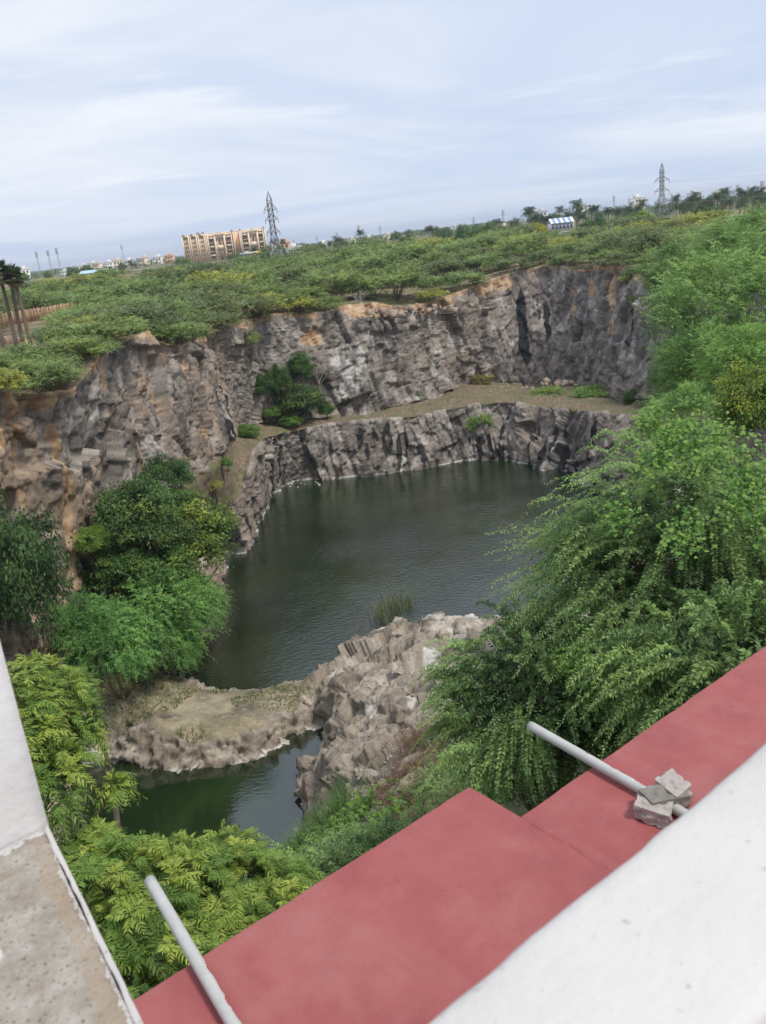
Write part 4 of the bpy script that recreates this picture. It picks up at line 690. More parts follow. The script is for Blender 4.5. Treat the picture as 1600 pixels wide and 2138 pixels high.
for i, (x, y, off, D) in enumerate(pts):
    s = rng.uniform(0.6, 1.15) * (0.95 + min(off, 60) / 120) * (0.8 if off < 3 else 1.0) * (0.74 if math.degrees(math.atan2(x, y)) < -17 and D < 80 else 1.0)
    g = vnoise(np.array([[x, y, 0.0]]), 16.0, 3)[0] * 0.5 + rng.normal(0, 0.35)
    if g > 0.42: col = (1.2 + 0.15 * g, 1.2, 0.8); tone = 'yellow-green'
    elif g < -0.22: col = (0.72, 0.76, 0.86); tone = 'grey-green'
    else: col = (0.85 + 0.12 * g, 1.0, 0.9); tone = 'mid-green'
    q_ = x / y; deep_ = 'at the cliff edge' if off < 3.5 else 'set back from the edge'
    if off > 14: where = ('in the near scrub ' if off < 45 else 'in the far scrub ') + next(n_ for l_, n_ in FARZ if q_ < l_)
    else: where = deep_ + ' ' + next(n_ for l_, n_ in RIMZ if q_ < l_)
    size = 'small ' if s < 0.75 else 'large ' if s > 1.02 else ''
    tone = size + tone
    cm_tm = PROTO['pros'][i % 5]
    tree('thorn_scrub_bush', cm_tm, f'{tone} thorn bush {where}', 'bush', (x, y, float(ground_z(x, y)) - 0.15), rng.uniform(0, 6.28), s * 1.25, col, f'{tone} scrub {where}', s * rng.uniform(0.85, 1.15))

BSH = make_bare('grey_leafless_shrub', 12, 2.2, 2.2, 12, BARK, 0.035, 26); nb_ = 0
while nb_ < 34:
    a = rng.uniform(-0.3, pi + 0.5); off = abs(rng.normal(0, 1)) * 28 + 1.5; r = float(rim_r(a)) + off; x, y = cxy[0] + r * cos(a), cxy[1] + r * sin(a)
    if y < 50 or not in_view(x, y) or any(math.hypot(x - q[0], y - q[1]) < q[2] for q in SCRUB_CLEAR) or any(math.hypot(x - q[0], y - q[1]) < 2.2 for q in pts): continue
    nb_ += 1; tree('leafless_shrub', BSH, 'grey leafless shrub in a scrub gap ' + next(n_ for l_, n_ in (RIMZ if off < 14 else FARZ) if x / y < l_), 'shrub', (x, y, float(ground_z(x, y)) - 0.2), rng.uniform(0, 6), rng.uniform(0.8, 1.3), (1, 1, 1), 'leafless shrubs in the scrub')
# low ground cover between the bushes (uncountable)
n = 4200; a = rng.uniform(-0.3, pi + 0.8, n); off = np.abs(rng.normal(0, 1, n)) ** 1.4 * 40 + 0.8; r = rim_r(a) + off
S = np.stack([cxy[0] + r * np.cos(a), cxy[1] + r * np.sin(a)], 1); keep = (S[:, 1] > 44)
for q in SCRUB_CLEAR: keep &= np.hypot(S[:, 0] - q[0], S[:, 1] - q[1]) > q[2] * 0.85
S = S[keep]; S = np.c_[S, ground_z(S[:, 0], S[:, 1]) + rng.uniform(0.0, 0.5, len(S))]
D = unit(rng.normal(0, 1, S.shape) * np.array([1, 1, 0.3]) + np.array([0, 0, 0.5]))
V, F, T = sprays(rng, S, D, rng.uniform(0.5, 1.3, len(S)), 0.3, 9, 0.32, 0.055, rng.uniform(0.0, 0.6, len(S)), (rng.uniform(0, 1, len(S)) < 0.25) * 0.6)
ug = link('undergrowth', mesh('undergrowth', V, F, SCRUB, False, T)); ug.color = (1.0, 0.82, 0.85, 1); tag(ug, 'low scrub and weeds between the thorn bushes', 'undergrowth', kind='stuff')

# broad dark trees between the scrub and the road, and beyond it
MIDT = [(-62, 172, 4.2, 'dark round tree behind the palmyra palms'), (-54, 186, 3.6, 'smaller dark tree right of the round one behind the palms'), (-36, 205, 4.4, 'dark tree below the hostel, first from the left'), (-27, 208, 4.2, 'dark tree below the hostel, middle of three'),
        (-19.5, 214, 4.6, 'dark tree beside the near pylon, below the bus'), (-58, 250, 3.0, 'dark round bush on the brown slope left of the hostel'), (6, 240, 3.8, 'dark bush by the road right of the near pylon'), (13, 246, 3.2, 'bushy tree by the road guard rail'),
        (32, 250, 5.0, 'dark tree right of the road end'), (40, 262, 5.4, 'tall dark tree near the yellow-green one'), (47, 235, 4.2, 'yellow flowering tree in the scrub'), (62, 232, 4.0, 'tree right of the striped shed'), (72, 228, 4.6, 'bright yellow-green dome tree before the far pylon'), (88, 225, 4.4, 'green tree at the foot of the far pylon')]
for i, (x, y, s, lb) in enumerate(MIDT):
    col = (0.55, 0.75, 0.62)
    if 'yellow flower' in lb: col = (3.0, 1.9, 0.6)
    elif 'bright' in lb: col = (2.0, 1.9, 0.9)
    tree('round_tree', PROTO['broad'][i % 3], lb, 'tree', (x, y, float(ground_z(x, y)) - 0.5), i * 1.3, s / 3.0, col, None, 0.62 + 0.08 * s)
rng = np.random.default_rng(8); pts2 = []
while len(pts2) < 70:
    D = rng.uniform(330, 620); az = radians(rng.uniform(-25, 27)); x, y = D * sin(az), D * cos(az)
    if y < road_y(x) + 12 or any(math.hypot(x - q[0], y - q[1]) < 9 for q in pts2) or (-120 < x < -50 and y > 520): continue
    pts2.append((x, y)); s = rng.uniform(2.2, 4.2)
    side = 'left of the hostel' if x < -105 else 'below the hostel' if x < -45 else 'right of the hostel' if x < 40 else 'under the coconut palms'
    tree('roadside_tree', PROTO['broad'][len(pts2) % 3], f'small hazy tree beyond the road, {side}', 'tree', (x, y, float(ground_z(x, y)) - 0.4 * s), rng.uniform(0, 6), s / 3.3, (rng.uniform(0.8, 1.3), rng.uniform(0.95, 1.2), 0.95), f'hazy trees beyond the road, {side}')
# far-off woods that read as one mass
rng = np.random.default_rng(9); n = 26000; D = 620 * (7.0 ** rng.uniform(0, 1, n)); az = np.radians(rng.uniform(-30, 32, n)); S = np.stack([D * np.sin(az), D * np.cos(az)], 1)
clump = vnoise(np.c_[S / (D[:, None] / 600), D * 0], 22.0, 6); ok = clump > -0.35; S = S[ok]; D = D[ok]; clump = clump[ok]
z = ground_z(S[:, 0], S[:, 1]) + rng.uniform(0, 1, len(S)) ** 1.3 * (2.6 + 2.4 * np.clip(clump, 0, 1)) * (1 + D / 5000); S3 = np.c_[S, z]
ax = unit(rng.normal(0, 1, S3.shape)) * (D / 500)[:, None]; wv = unit(np.cross(ax, rng.normal(0, 1, S3.shape))) * (D / 500)[:, None] * 0.5
tn = np.clip(rng.uniform(0, 0.8, len(S3)), 0, 1)
V, F, T = rhombs(S3, ax, wv, tint=np.stack([tn, (rng.uniform(0, 1, len(S3)) < 0.1) * 0.4, tn * 0], 1))
tag(link('treeline', mesh('treeline', V, F, BROAD, False, T)), 'hazy belt of distant woods along the horizon', 'treeline', kind='stuff')

# palms
COCO = [make_coconut('coconut_palm', 500 + i, 5.6 + 0.9 * i) for i in range(4)]
PALMZ = [(0.20, 'left of the striped shed'), (0.25, 'above the striped shed'), (0.29, 'between the striped shed and the bright dome tree'), (0.33, 'just left of the far pylon'), (0.36, 'just right of the far pylon'), (0.40, 'right of the far pylon'), (9, 'at the far right end')]
rng = np.random.default_rng(77); cp = []
for i in range(66):
    az = radians(rng.uniform(9.0, 24.5) if i < 56 else rng.uniform(-14, 9)); D = rng.uniform(290, 380) if i < 56 else rng.uniform(380, 520); x, y = D * sin(az), D * cos(az); s = rng.uniform(0.8, 1.15)
    o = tree('coconut_palm', COCO[i % 4], f"coconut palm, {['shortest kind', 'lower', 'taller', 'tallest kind'][i % 4]}, on the skyline {next(n_ for l_, n_ in PALMZ if x / y < l_)}" if i < 56 else 'scattered coconut palm among the distant houses', 'palm', (x, y, float(ground_z(x, y))), rng.uniform(0, 6.28), s, (0.95, 1.0, 1.0), 'coconut palms on the right skyline' if i < 56 else 'coconut palms among the far houses')
PMY = [make_palmyra('palmyra_palm', 520 + i, 1.0 * h) for i, (_, _, h) in enumerate(PALMYRA)]
for i, ((x, y, h), lb) in enumerate(zip(PALMYRA, ['palmyra palm with dark leaning trunk, rightmost of the clump', 'palmyra palm second from the right in the clump', 'palmyra palm third from the right in the clump', 'palmyra palm cut by the left photo edge'])):
    tree('palmyra_palm', PMY[i], lb, 'palm', (x, y, float(ground_z(x, y)) - 0.2), i, 1.0)

# bare trees and dry brush
BARE = make_bare('bare_tree', 1)
tree('bare_tree', BARE, 'leafless white-stemmed tree on the far bench among green bushes', 'tree', BARE_AT[0], 0.4, 1.45, (1, 1, 1))
tree('bare_tree', BARE, 'small leafless white shrub at the far rim by the rubble', 'tree', BARE_AT[1], 1.9, 0.75, (1, 1, 1))
tree('bare_tree', make_bare('dark_twig_shrub', 2, 2.6, 1.6, 7, BARK, 0.035, 18), 'leafless dark twiggy shrub at the water beside the spur', 'shrub', BARE_AT[2], 0, 0.9)
tree('bare_tree', make_bare('grey_twig_shrub', 3, 1.6, 1.5, 9, BARK_PALE, 0.03, 18), 'leafless grey shrub on the left bench above the water', 'shrub', BARE_AT[3], 0, 1.0)
def brush(name, label, cat, c, r, h, n, L, M, ll, lw, m_, seed, droop=0.3, yng=0.2, rise=0.6, col=(1, 1, 1)):
    rng = np.random.default_rng(seed); S = rng.normal(0, 0.45, (n, 3)) * np.array([r, r, 0]); gz = bank_z(S[:, 0] + c[0], S[:, 1] + c[1]) - c[2]
    S[:, 2] = gz + rng.uniform(-0.1, 1, n) * h; D = unit(rng.normal(0, 0.8, S.shape) + np.array([0, 0, rise]))
    V, F, T = sprays(rng, S, D, L * rng.uniform(0.5, 1.2, n), droop, M, ll, lw, rng.uniform(0, 0.8, n), (rng.uniform(0, 1, n) < yng) * rng.uniform(0.3, 0.9, n))
    o = link(name, mesh(name, V, F, m_, False, T), None, c); o.color = (*col, 1); return tag(o, label, cat)
for i, (c, kind, lb) in enumerate(BRUSH):
    if kind == 'dry': brush('dry_bramble', lb, 'brush', c, 1.5, 0.6, 700, 0.8, 12, 0.14, 0.012, DRY, 700 + i)
    elif kind == 'lime': brush('lime_green_shrub', lb, 'shrub', c, 1.4, 0.9, 700, 0.5, 14, 0.12, 0.05, VINE, 700 + i, 0.2, 0.4)
    elif kind == 'green': brush('leafy_slope_shrub', lb, 'shrub', c, 1.8, 1.1, 900, 0.7, 18, 0.12, 0.022, PROSOPIS, 700 + i, 0.3, 0.2)
    elif kind == 'reed':
        rng = np.random.default_rng(800 + i); n = 75; S = np.c_[rng.normal(0, 0.6, (n, 2)), np.full(n, -0.1)]
        V, F, T = blades(rng, S, rng.uniform(1.0, 2.0, n), 0.02, 0.45, rng.uniform(0.1, 0.8, n), rng.uniform(0, 0.4, n))
        o = tag(link('reed_tuft', mesh('reed_tuft', V, F, GRASSM, False, T), None, c), lb, 'reeds')
    elif kind == 'grass':
        rng = np.random.default_rng(800 + i); n = 900; S = np.c_[rng.normal(0, 0.75, (n, 2)), np.zeros(n)]; S[:, 2] = bank_z(S[:, 0] + c[0], S[:, 1] + c[1]) - c[2] - 0.1
        V, F, T = blades(rng, S, rng.uniform(0.6, 1.5, n), 0.012, 0.55, rng.uniform(0.2, 0.9, n), rng.uniform(0, 0.3, n))
        o = link('tall_grass', mesh('tall_grass', V, F, GRASSM, False, T), None, c); o.color = (0.75, 1.15, 0.9, 1); tag(o, lb, 'grass')
# short turf and weeds on the isthmus and the spur (uncountable)
rng = np.random.default_rng(33); n = 16000; S = np.c_[rng.uniform(-18, 7, n), rng.uniform(40, 52, n)]; nz_ = fbm(np.c_[S, S[:, :1] * 0], 2.4, 3, 12)
S = S[(nz_ > 0.02)]; zz = bank_z(S[:, 0], S[:, 1]); ok = (zz > 0.95) & ((S[:, 0] < -5) | ((S[:, 0] > 2) & (zz > 3.5))); S = np.c_[S[ok], zz[ok]]
V, F, T = blades(rng, S, rng.uniform(0.10, 0.28, len(S)), 0.03, 0.8, rng.uniform(0, 0.6, len(S)), rng.uniform(0, 0.5, len(S)))
tag(link('turf', mesh('turf', V, F, GRASSM, False, T)), 'short dry turf and weeds on the isthmus and spur', 'grass', kind='stuff')

# boulders on the spur and isthmus
def boulder(seed, s):
    rng = np.random.default_rng(seed); n = 22; th = np.linspace(0, pi, n)[:, None]; ph = np.linspace(0, 2*pi, 2*n, endpoint=False)[None]
    U = np.stack([np.sin(th)*np.cos(ph), np.sin(th)*np.sin(ph), np.cos(th)*np.ones_like(ph)], -1).reshape(-1, 3)
    pl = unit(rng.normal(0, 1, (13, 3))); dd = rng.uniform(0.62, 1.0, 13); r = np.min(np.where(U @ pl.T > 0.05, dd / np.maximum(U @ pl.T, 0.05), 9), 1); r = np.minimum(r, 1.25)
    P = U * r[:, None] * np.array([1.0, 0.85, 0.62]) * s; f, t_ = facet(P + seed, (0.5 * s,) * 3, seed, 0.8); P = P + U * (f * 0.05 * s)[:, None]
    i = np.arange(n * 2 * n).reshape(n, 2*n); nx_ = np.roll(i, -1, 1); F = np.stack([i[:-1], i[1:], nx_[1:], nx_[:-1]], -1).reshape(-1, 4)
    return P, F, t_
for i, (x, y, z, s, lb) in enumerate(BOULDERS):
    P, F, t_ = boulder(40 + i, s); k = len(P); ze = np.zeros(k)
    wh = np.clip((0.62 if 'white' in lb and 'left of' not in lb and 'below' not in lb else 0.12 if 'pale' not in lb else 0.45) + 0.45 * fbm(P + i * 3, 0.6 * s, 3, 19), 0, 1); tn = np.clip(t_ * 0.4 + (0.12 if 'dark' in lb else 0.4), 0, 1)
    o = link('boulder', mesh('boulder', P, F, SPUR, False, rock_color(P + i * 7, tn, ze, wh, ze, *SPUR_PAL)), None, (x, y, z)); o.rotation_euler = (0, 0.15, i * 2.1)
    tag(o, lb, 'boulder')
# rubble at the broken rim and litter (uncountable)
rng = np.random.default_rng(3); mb = MB()
for c, r, n, s0 in RUBBLE:
    for k in range(n):
        p = np.array(c) + rng.normal(0, 1, 3) * np.array([r, r * 0.5, 0.15]); s = s0 * 2.2 * rng.uniform(0.3, 1.0) ** 2.2; q = rng.uniform(-0.4, 0.4, (8, 3)) * s
        V = np.array([(x, y, z) for z in (-.5, .5) for x, y in ((-.5, -.5), (.5, -.5), (.5, .5), (-.5, .5))]) * s + q + p
        mb.add(V, [(0, 3, 2, 1), (4, 5, 6, 7), (0, 1, 5, 4), (1, 2, 6, 5), (2, 3, 7, 6), (3, 0, 4, 7)])
tag(mb.obj('rubble', paint('rubble_stone', (0.34, 0.27, 0.21), 0.9, 0.5, 1.2)), 'broken brown rubble along the far rim and slope', 'rubble', kind='stuff')
mb = MB()
for c, r, n, s0 in LITTER:
    for k in range(n):
        p = np.array(c) + np.array([rng.normal(0, r), rng.normal(0, r), 0.04]); s = s0 * rng.uniform(0.5, 1.3); q = rng.uniform(-0.3, 0.3, (4, 3)) * s
        V = np.array([(-.5, -.5, 0), (.5, -.5, 0), (.5, .5, .1), (-.5, .5, 0)]) * s + q; V[:, 2] = np.abs(V[:, 2]) * 0.5; mb.box(tuple(p - s * 0.4), tuple(p + np.array([s * 0.4, s * 0.3, s * 0.2])))
tag(mb.obj('litter', paint('plastic_litter', (0.75, 0.75, 0.73), 0.6, 0.1)), 'white scraps of litter on the bench and water', 'litter', kind='stuff')

# ------------------------------------------------------------------ the large thorn tree beside the building
HC1, HC2, HC3 = [np.array(h) for h in HERO]
def hero_tree(name, label, c, R, H, seed, lobes, tw, zb, zmin=-0.75, extra=()):
    rng = np.random.default_rng(seed); C, U = lobed(rng, lobes, R, H, 0, zmin, (0.72, 1.0)); nl = len(C)
    C = C * 0.74; S = np.repeat(C, tw, 0) + rng.normal(0, 1, (nl * tw, 3)) * np.array([R, R, R * 0.7]) * 0.10
    od = unit(S * np.array([1, 1, 0.6])); az = np.repeat(rng.normal(0, 0.3, (nl, 3)), tw, 0)
    D = unit(od + az + rng.normal(0, 0.2, S.shape) + np.array([0, 0, 0.28]))
    tone = np.repeat(rng.uniform(0.3, 0.7, nl), tw) + rng.normal(0, 0.2, nl * tw); young = np.repeat((rng.uniform(0, 1, nl) < 0.45) * rng.uniform(0.2, 0.8, nl), tw) * rng.uniform(0.3, 1, nl * tw)
    p1 = sprays(rng, S, D, rng.uniform(0.42, 0.66, len(S)) * R, rng.uniform(0.45, 0.95, len(S)), 88, 0.088, 0.019, tone, young)
    k = int(nl * tw * 1.2); S2 = unit(rng.normal(0, 1, (k, 3))) * np.array([R, R, H]) * rng.uniform(0.25, 0.7, (k, 1)); S2 = S2[S2[:, 2] > zmin * H]
    p2 = sprays(rng, S2, unit(S2 + rng.normal(0, 0.6, S2.shape) * R), rng.uniform(0.5, 1.0, len(S2)), 0.4, 24, 0.12, 0.024, rng.uniform(0, 0.3, len(S2)), np.zeros(len(S2)))  # inner sprays coloured darker, as shade inside the crown
    parts = [p1, p2]
    for (d, L) in extra:                                # long whips that reach out over the water
        d = np.array(d, float); n = 8; S3 = np.array([unit(d[None])[0] * np.array([R, R, H]) * 0.75]) + rng.normal(0, 0.12, (n, 3))
        parts.append(sprays(rng, S3, unit(d[None] + rng.normal(0, 0.13, (n, 3))), L * rng.uniform(0.75, 1.2, n), 0.3, 70, 0.10, 0.0135, rng.uniform(0.4, 0.7, n), np.full(n, 0.3)))
    V, F, T = join(parts)
    o = thing(name, label, 'tree', (c[0], c[1], zb)); link('crown', mesh(name + '_crown', V, F, PROSOPIS, False, T), o, (0, 0, c[2] - zb))
    mb = MB(); stems(mb, rng, np.array([0, 0, -0.3]), [q + np.array([0, 0, c[2] - zb]) for q in C[:26] * 0.9], 0.075)
    mb.obj('trunk', BARK, o, True); return o
hero_tree('thorn_tree', 'big near thorn tree with drooping feathery branches and climbing vine', HC1, 2.6, 2.8, 900, 125, 9, float(bank_z(HC1[:1], HC1[1:2])[0]), -0.8, [((-0.95, 0.15, 0.30), 1.7), ((-0.98, -0.1, 0.0), 1.5), ((-0.9, -0.35, -0.2), 1.3), ((-1, 0.1, 0.12), 1.5)])
hero_tree('thorn_tree', 'lower near thorn tree spreading left below the vine-covered one', HC2, 1.8, 1.6, 901, 60, 10, float(bank_z(HC2[:1], HC2[1:2])[0]), -0.8)
hero_tree('thorn_tree', 'dark near thorn tree just above the red ledge at right', HC3, 1.8, 1.5, 902, 56, 10, float(bank_z(HC3[:1], HC3[1:2])[0]), -0.8)
def make_vine(name, label, patches, seed, size=0.058):
    rng = np.random.default_rng(seed); Vs = []; Ts = []
    for x, y, z, r in patches:
        n = int(1300 * r * r) + 60; u = rng.normal(0, 0.55, (n, 3)) * r; c = np.array([x, y, z]); toc = unit((np.array([0, 0, 28.0]) - c)[None])[0]
        outv = unit((c - HC1 * np.array([1, 1, 0.97]))[None])[0]; u = u - outv * (u @ outv)[:, None] * 0.75; S = c + u
        nrm = unit(outv * 0.8 + np.array([0, 0, 0.6]) + rng.normal(0, 0.35, (n, 3))); ax = unit(np.cross(nrm, rng.normal(0, 1, (n, 3)))); ax[:, 2] -= 0.4; ax = unit(ax); wv = unit(np.cross(ax, nrm)); s = (size * rng.uniform(0.6, 1.3, n))[:, None]
        V = np.stack([S, S - ax * s * 0.18 + wv * s * 0.34, S + ax * s * 0.3 + wv * s * 0.48, S + ax * s, S + ax * s * 0.3 - wv * s * 0.48, S - ax * s * 0.18 - wv * s * 0.34], 1); Vs.append(V.reshape(-1, 3))
        tn = rng.uniform(0.2, 1, n); Ts.append(np.repeat(np.stack([tn, (rng.uniform(0, 1, n) < 0.25) * 0.6, tn * 0], 1), 6, 0))
    V = np.vstack(Vs); i = np.arange(len(V) // 6)[:, None] * 6; F = np.vstack([i + np.array([[0, 1, 2, 3]]), i + np.array([[0, 3, 4, 5]])])
    tag(link(name, mesh(name, V, F, VINE, False, np.vstack(Ts))), label, 'vine')
make_vine('climbing_vine', 'bright heart-leaved vine draped over the top of the big thorn tree', VINE_PATCH[:5] + VINE_PATCH[8:], 910)
make_vine('climbing_vine', 'darker round-leaved vine hanging low on the big thorn tree', VINE_PATCH[5:8], 911)

# ------------------------------------------------------------------ neem trees below the terrace
def neem_tree(label, lobes, seed, ros, base):
    cm, sm, Rz = make_neem('neem_tree', seed, lobes, ros); zb = float(bank_z(np.array([base[0]]), np.array([base[1]]))[0])
    o = thing('neem_tree', label, 'tree', (base[0], base[1], zb)); off = (-base[0], -base[1], -zb)
    c = link('crown', cm, o, off); link('leaf_stalks', sm, c)
    rng = np.random.default_rng(seed); mb = MB(); b0 = np.array([base[0], base[1], zb - 0.4]); hubs = [np.array(l[:3]) - np.array([0, 0, l[3] * 0.5]) for l in lobes]
    for h_, l in zip(hubs, lobes):
        stems(mb, rng, b0, [h_], 0.07, 0.25, 6); near = Rz[np.linalg.norm(Rz[:, :3] - np.array(l[:3]), axis=1) < l[3] * 1.1, :3]
        stems(mb, rng, h_, near[rng.permutation(len(near))[:26]], 0.014, 0.35, 3)
    link('trunk', mb.mesh('neem_trunk', BARK, True), o, off)
neem_tree('yellow-green neem tree beside the white pillar', NEEM_A, 920, 125, (-4.6, 9.4))
neem_tree('broad neem tree with pinnate leaves just beyond the red ledge', NEEM_B, 921, 125, (-2.4, 7.6))

# ------------------------------------------------------------------ road, guard rail, bus
RX = np.array(ROAD, float); sl_ = np.r_[0, np.cumsum(np.linalg.norm(np.diff(RX, axis=0), axis=1))]; uu = np.arange(0, sl_[-1], 6.0)
RP = np.stack([np.interp(uu, sl_, RX[:, a]) for a in (0, 1)], 1)
kk = np.ones(9) / 9; RP = np.stack([np.convolve(np.pad(RP[:, a], 4, 'edge'), kk, 'valid') for a in (0, 1)], 1)
RT = unit(np.gradient(RP, axis=0)); RN = np.stack([-RT[:, 1], RT[:, 0]], 1)
ROAD_Z = 23.6
prof = [(-9.5, 20.2, 1), (-5.4, ROAD_Z - 0.12, 1), (-4.0, ROAD_Z, 0), (4.0, ROAD_Z, 0), (5.4, ROAD_Z - 0.12, 1), (10, 20.2, 1)]
V = np.stack([np.c_[RP + RN * o_, np.full(len(RP), z_)] for o_, z_, _ in prof], 1); n_, k_ = V.shape[:2]; idx = np.arange(n_ * k_).reshape(n_, k_)
F = np.stack([idx[:-1, :-1], idx[1:, :-1], idx[1:, 1:], idx[:-1, 1:]], -1); fm = np.tile([0, 0, 1, 0, 0], n_ - 1)
EMB = ground_material('embankment_soil', (0.17, 0.125, 0.10), (0.25, 0.19, 0.15), (0.34, 0.27, 0.21), (0.13, 0.145, 0.06), 0.2, (0.48, 0.62))
ASPH = paint('asphalt', (0.06, 0.06, 0.062), 0.9, 0.2, 0.6)
tag(link('road', mesh('road', V.reshape(-1, 3), F.reshape(-1, 4), [EMB, ASPH], False, None, fm)), kind='structure')
GALV = paint('galvanised_steel', (0.46, 0.48, 0.50), 0.5, 0.15, 2.0, 0.3)
o = thing('guard_rail', 'grey steel guard rail along the near side of the raised road', 'guard rail', (RP[0, 0], RP[0, 1], ROAD_Z))
base = np.array([RP[0, 0], RP[0, 1], ROAD_Z]); rail = np.c_[RP + RN * -4.6, np.full(len(RP), ROAD_Z + 0.62)] - base
mb = MB(); mb.tube(rail, np.full(len(rail), 0.16), 4); mb.obj('rail', GALV, o)
pm = MB().box((-0.07, -0.07, -0.3), (0.07, 0.07, 0.6)).mesh('post', GALV)
for k in range(20, len(rail) - 20, 1): link('post', pm, o, (rail[k, 0], rail[k, 1], 0))
def make_bus(loc, rz):
    o = thing('bus', 'white bus with dark windows and yellow front on the road below the hostel', 'bus', loc, rz)
    W_, Y_, DK = paint('bus_white', (0.75, 0.75, 0.73), 0.4), paint('bus_yellow', (0.75, 0.56, 0.06), 0.4), paint('dark_glass', (0.02, 0.022, 0.025), 0.15)
    mb = MB(); mb.box((-5.4, -1.25, 0.45), (4.3, 1.25, 1.45)); mb.box((-5.4, -1.25, 2.45), (4.3, 1.25, 3.1)); mb.box((-5.2, -1.15, 3.1), (4.0, 1.15, 3.22)); b_ = mb.obj('body', W_, o)
    MB().box((4.3, -1.25, 0.45), (5.6, 1.25, 1.5)).box((4.3, -1.25, 2.5), (5.5, 1.25, 3.1)).box((4.3, -1.27, 1.5), (4.55, 1.27, 2.5)).obj('front', Y_, o)
    MB().box((4.56, -1.2, 1.5), (5.5, 1.2, 2.5)).obj('windscreen', DK, o)
    wm = MB().box((-0.6, -1.2, 1.45), (0.6, 1.2, 2.45)).mesh('window', DK); pm_ = MB().box((-0.06, -1.24, 1.45), (0.06, 1.24, 2.45)).mesh('window_post', W_)
    for k in range(8): link('window', wm, o, (-4.75 + k * 1.24, 0, 0)); link('window_post', pm_, o, (-4.13 + k * 1.24, 0, 0))
    wh = MB(); wh.tube([(0, -0.15, 0), (0, 0.15, 0)], [0.5, 0.5], 16); wm = wh.mesh('wheel', paint('tyre', (0.03, 0.03, 0.03), 0.9)); rim_m = MB(); rim_m.tube([(0, -0.17, 0), (0, 0.17, 0)], [0.26, 0.26], 12); rmm = rim_m.mesh('rim', GALV)
    for x in (-3.2, 3.4):
        for y in (-1.15, 1.15): q = link('wheel', wm, o, (x, y, 0.5)); link('rim', rmm, q)
kb = int(np.argmin(np.hypot(RP[:, 0] + 41, RP[:, 1] - 362))); make_bus((RP[kb, 0], RP[kb, 1], ROAD_Z + 0.01), math.atan2(RT[kb, 1], RT[kb, 0]))

# ------------------------------------------------------------------ the hostel on the skyline
SAND = paint('sandstone_render', (0.76, 0.57, 0.40), 0.85, 0.08, 0.3); SANDL = paint('pale_trim', (0.82, 0.68, 0.52), 0.85, 0.06, 0.3); DWIN_SHADE = paint('window_and_shade_dark', (0.19, 0.14, 0.105), 0.45, 0.2); ROOFM = paint('roof_red', (0.52, 0.40, 0.33), 0.85)  # window colour also paints the shade of balconies and entrances
HB = thing('hostel_building', 'tall sand-coloured hostel block with gabled bays on the skyline', 'building', (-110.9, 589.7, 23.2), math.atan2(7.5, 53.4))
MB().box((0, 1.2, 0), (33.5, 20, 16.4)).box((33.5, 6.5, 0), (37, 20, 16.2)).box((37, 1.2, 0), (54, 20, 16.4)).obj('wall', SAND, HB)
MB().box((0, 1.2, 16.4), (54, 1.5, 17.0)).box((0, 19.7, 16.4), (54, 20, 17.0)).box((0, 1.5, 16.4), (0.3, 19.7, 17.0)).box((53.7, 1.5, 16.4), (54, 19.7, 17.0)).obj('parapet', SANDL, HB)
wmesh = MB().box((-0.4, -0.06, 0), (0.4, 0.2, 1.35)).mesh('window', DWIN_SHADE); smesh = MB().box((-0.55, -0.14, -0.15), (0.55, 0.2, -0.01)).mesh('sill', SANDL)
def hwin(x, y, z, s=1.0):
    q = link('window', wmesh, HB, (x, y, z)); q.scale = (s, 1, 1); link('sill', smesh, q)
FL = 2.68
def gable(x0, x1, z, h=1.3):
    mb = MB(); mb.prism([(x0 - 0.2, z), (x1 + 0.2, z), ((x0 + x1) / 2, z + h)], -0.15, 6); mb.obj('gable', ROOFM, HB)
def rib(x0, x1, g):
    MB().box((x0, 0, 0), (x0 + 0.7, 1.2, 16.9)).box((x1 - 0.7, 0, 0), (x1, 1.2, 16.9)).box((x0 + 0.7, 0.5, 15.9), (x1 - 0.7, 1.2, 16.9)).obj('pier', SANDL, HB)
    for f in range(6):
        hwin((x0 + x1) / 2, 1.2, 0.9 + f * FL, 0.8 if x1 - x0 < 3 else 1.2)
        if x1 - x0 > 4: hwin(x0 + 1.15, 1.2, 0.9 + f * FL, 0.45); hwin(x1 - 1.15, 1.2, 0.9 + f * FL, 0.45)
    if g: gable(x0 + 0.2, x0 + 2.4 if x1 - x0 > 4 else x1 - 0.1, 16.95)
for x0, x1, g in [(0, 4.5, 1), (5.0, 9.6, 1), (10.1, 14.7, 1), (15.1, 16.8, 0), (31.4, 33.5, 1), (37, 38.6, 1), (52.2, 54, 1)]: rib(x0, x1, g)
def balcony(x0, x1):
    MB().box((x0, 1.05, 1.0), (x1, 1.26, 15.4)).obj('balcony_shade_panel', DWIN_SHADE, HB)  # flat dark panel, coloured as the shade of a recessed balcony
    for f in range(1, 6): MB().box((x0 - 0.1, -0.1, f * FL), (x1 + 0.1, 1.0, f * FL + (0.9 if f % 2 else 0.25))).obj('balcony', SANDL, HB)
for x0, x1 in [(17.2, 20.0), (28.2, 31.0), (38.9, 42.0), (49.5, 51.9)]: balcony(x0, x1)
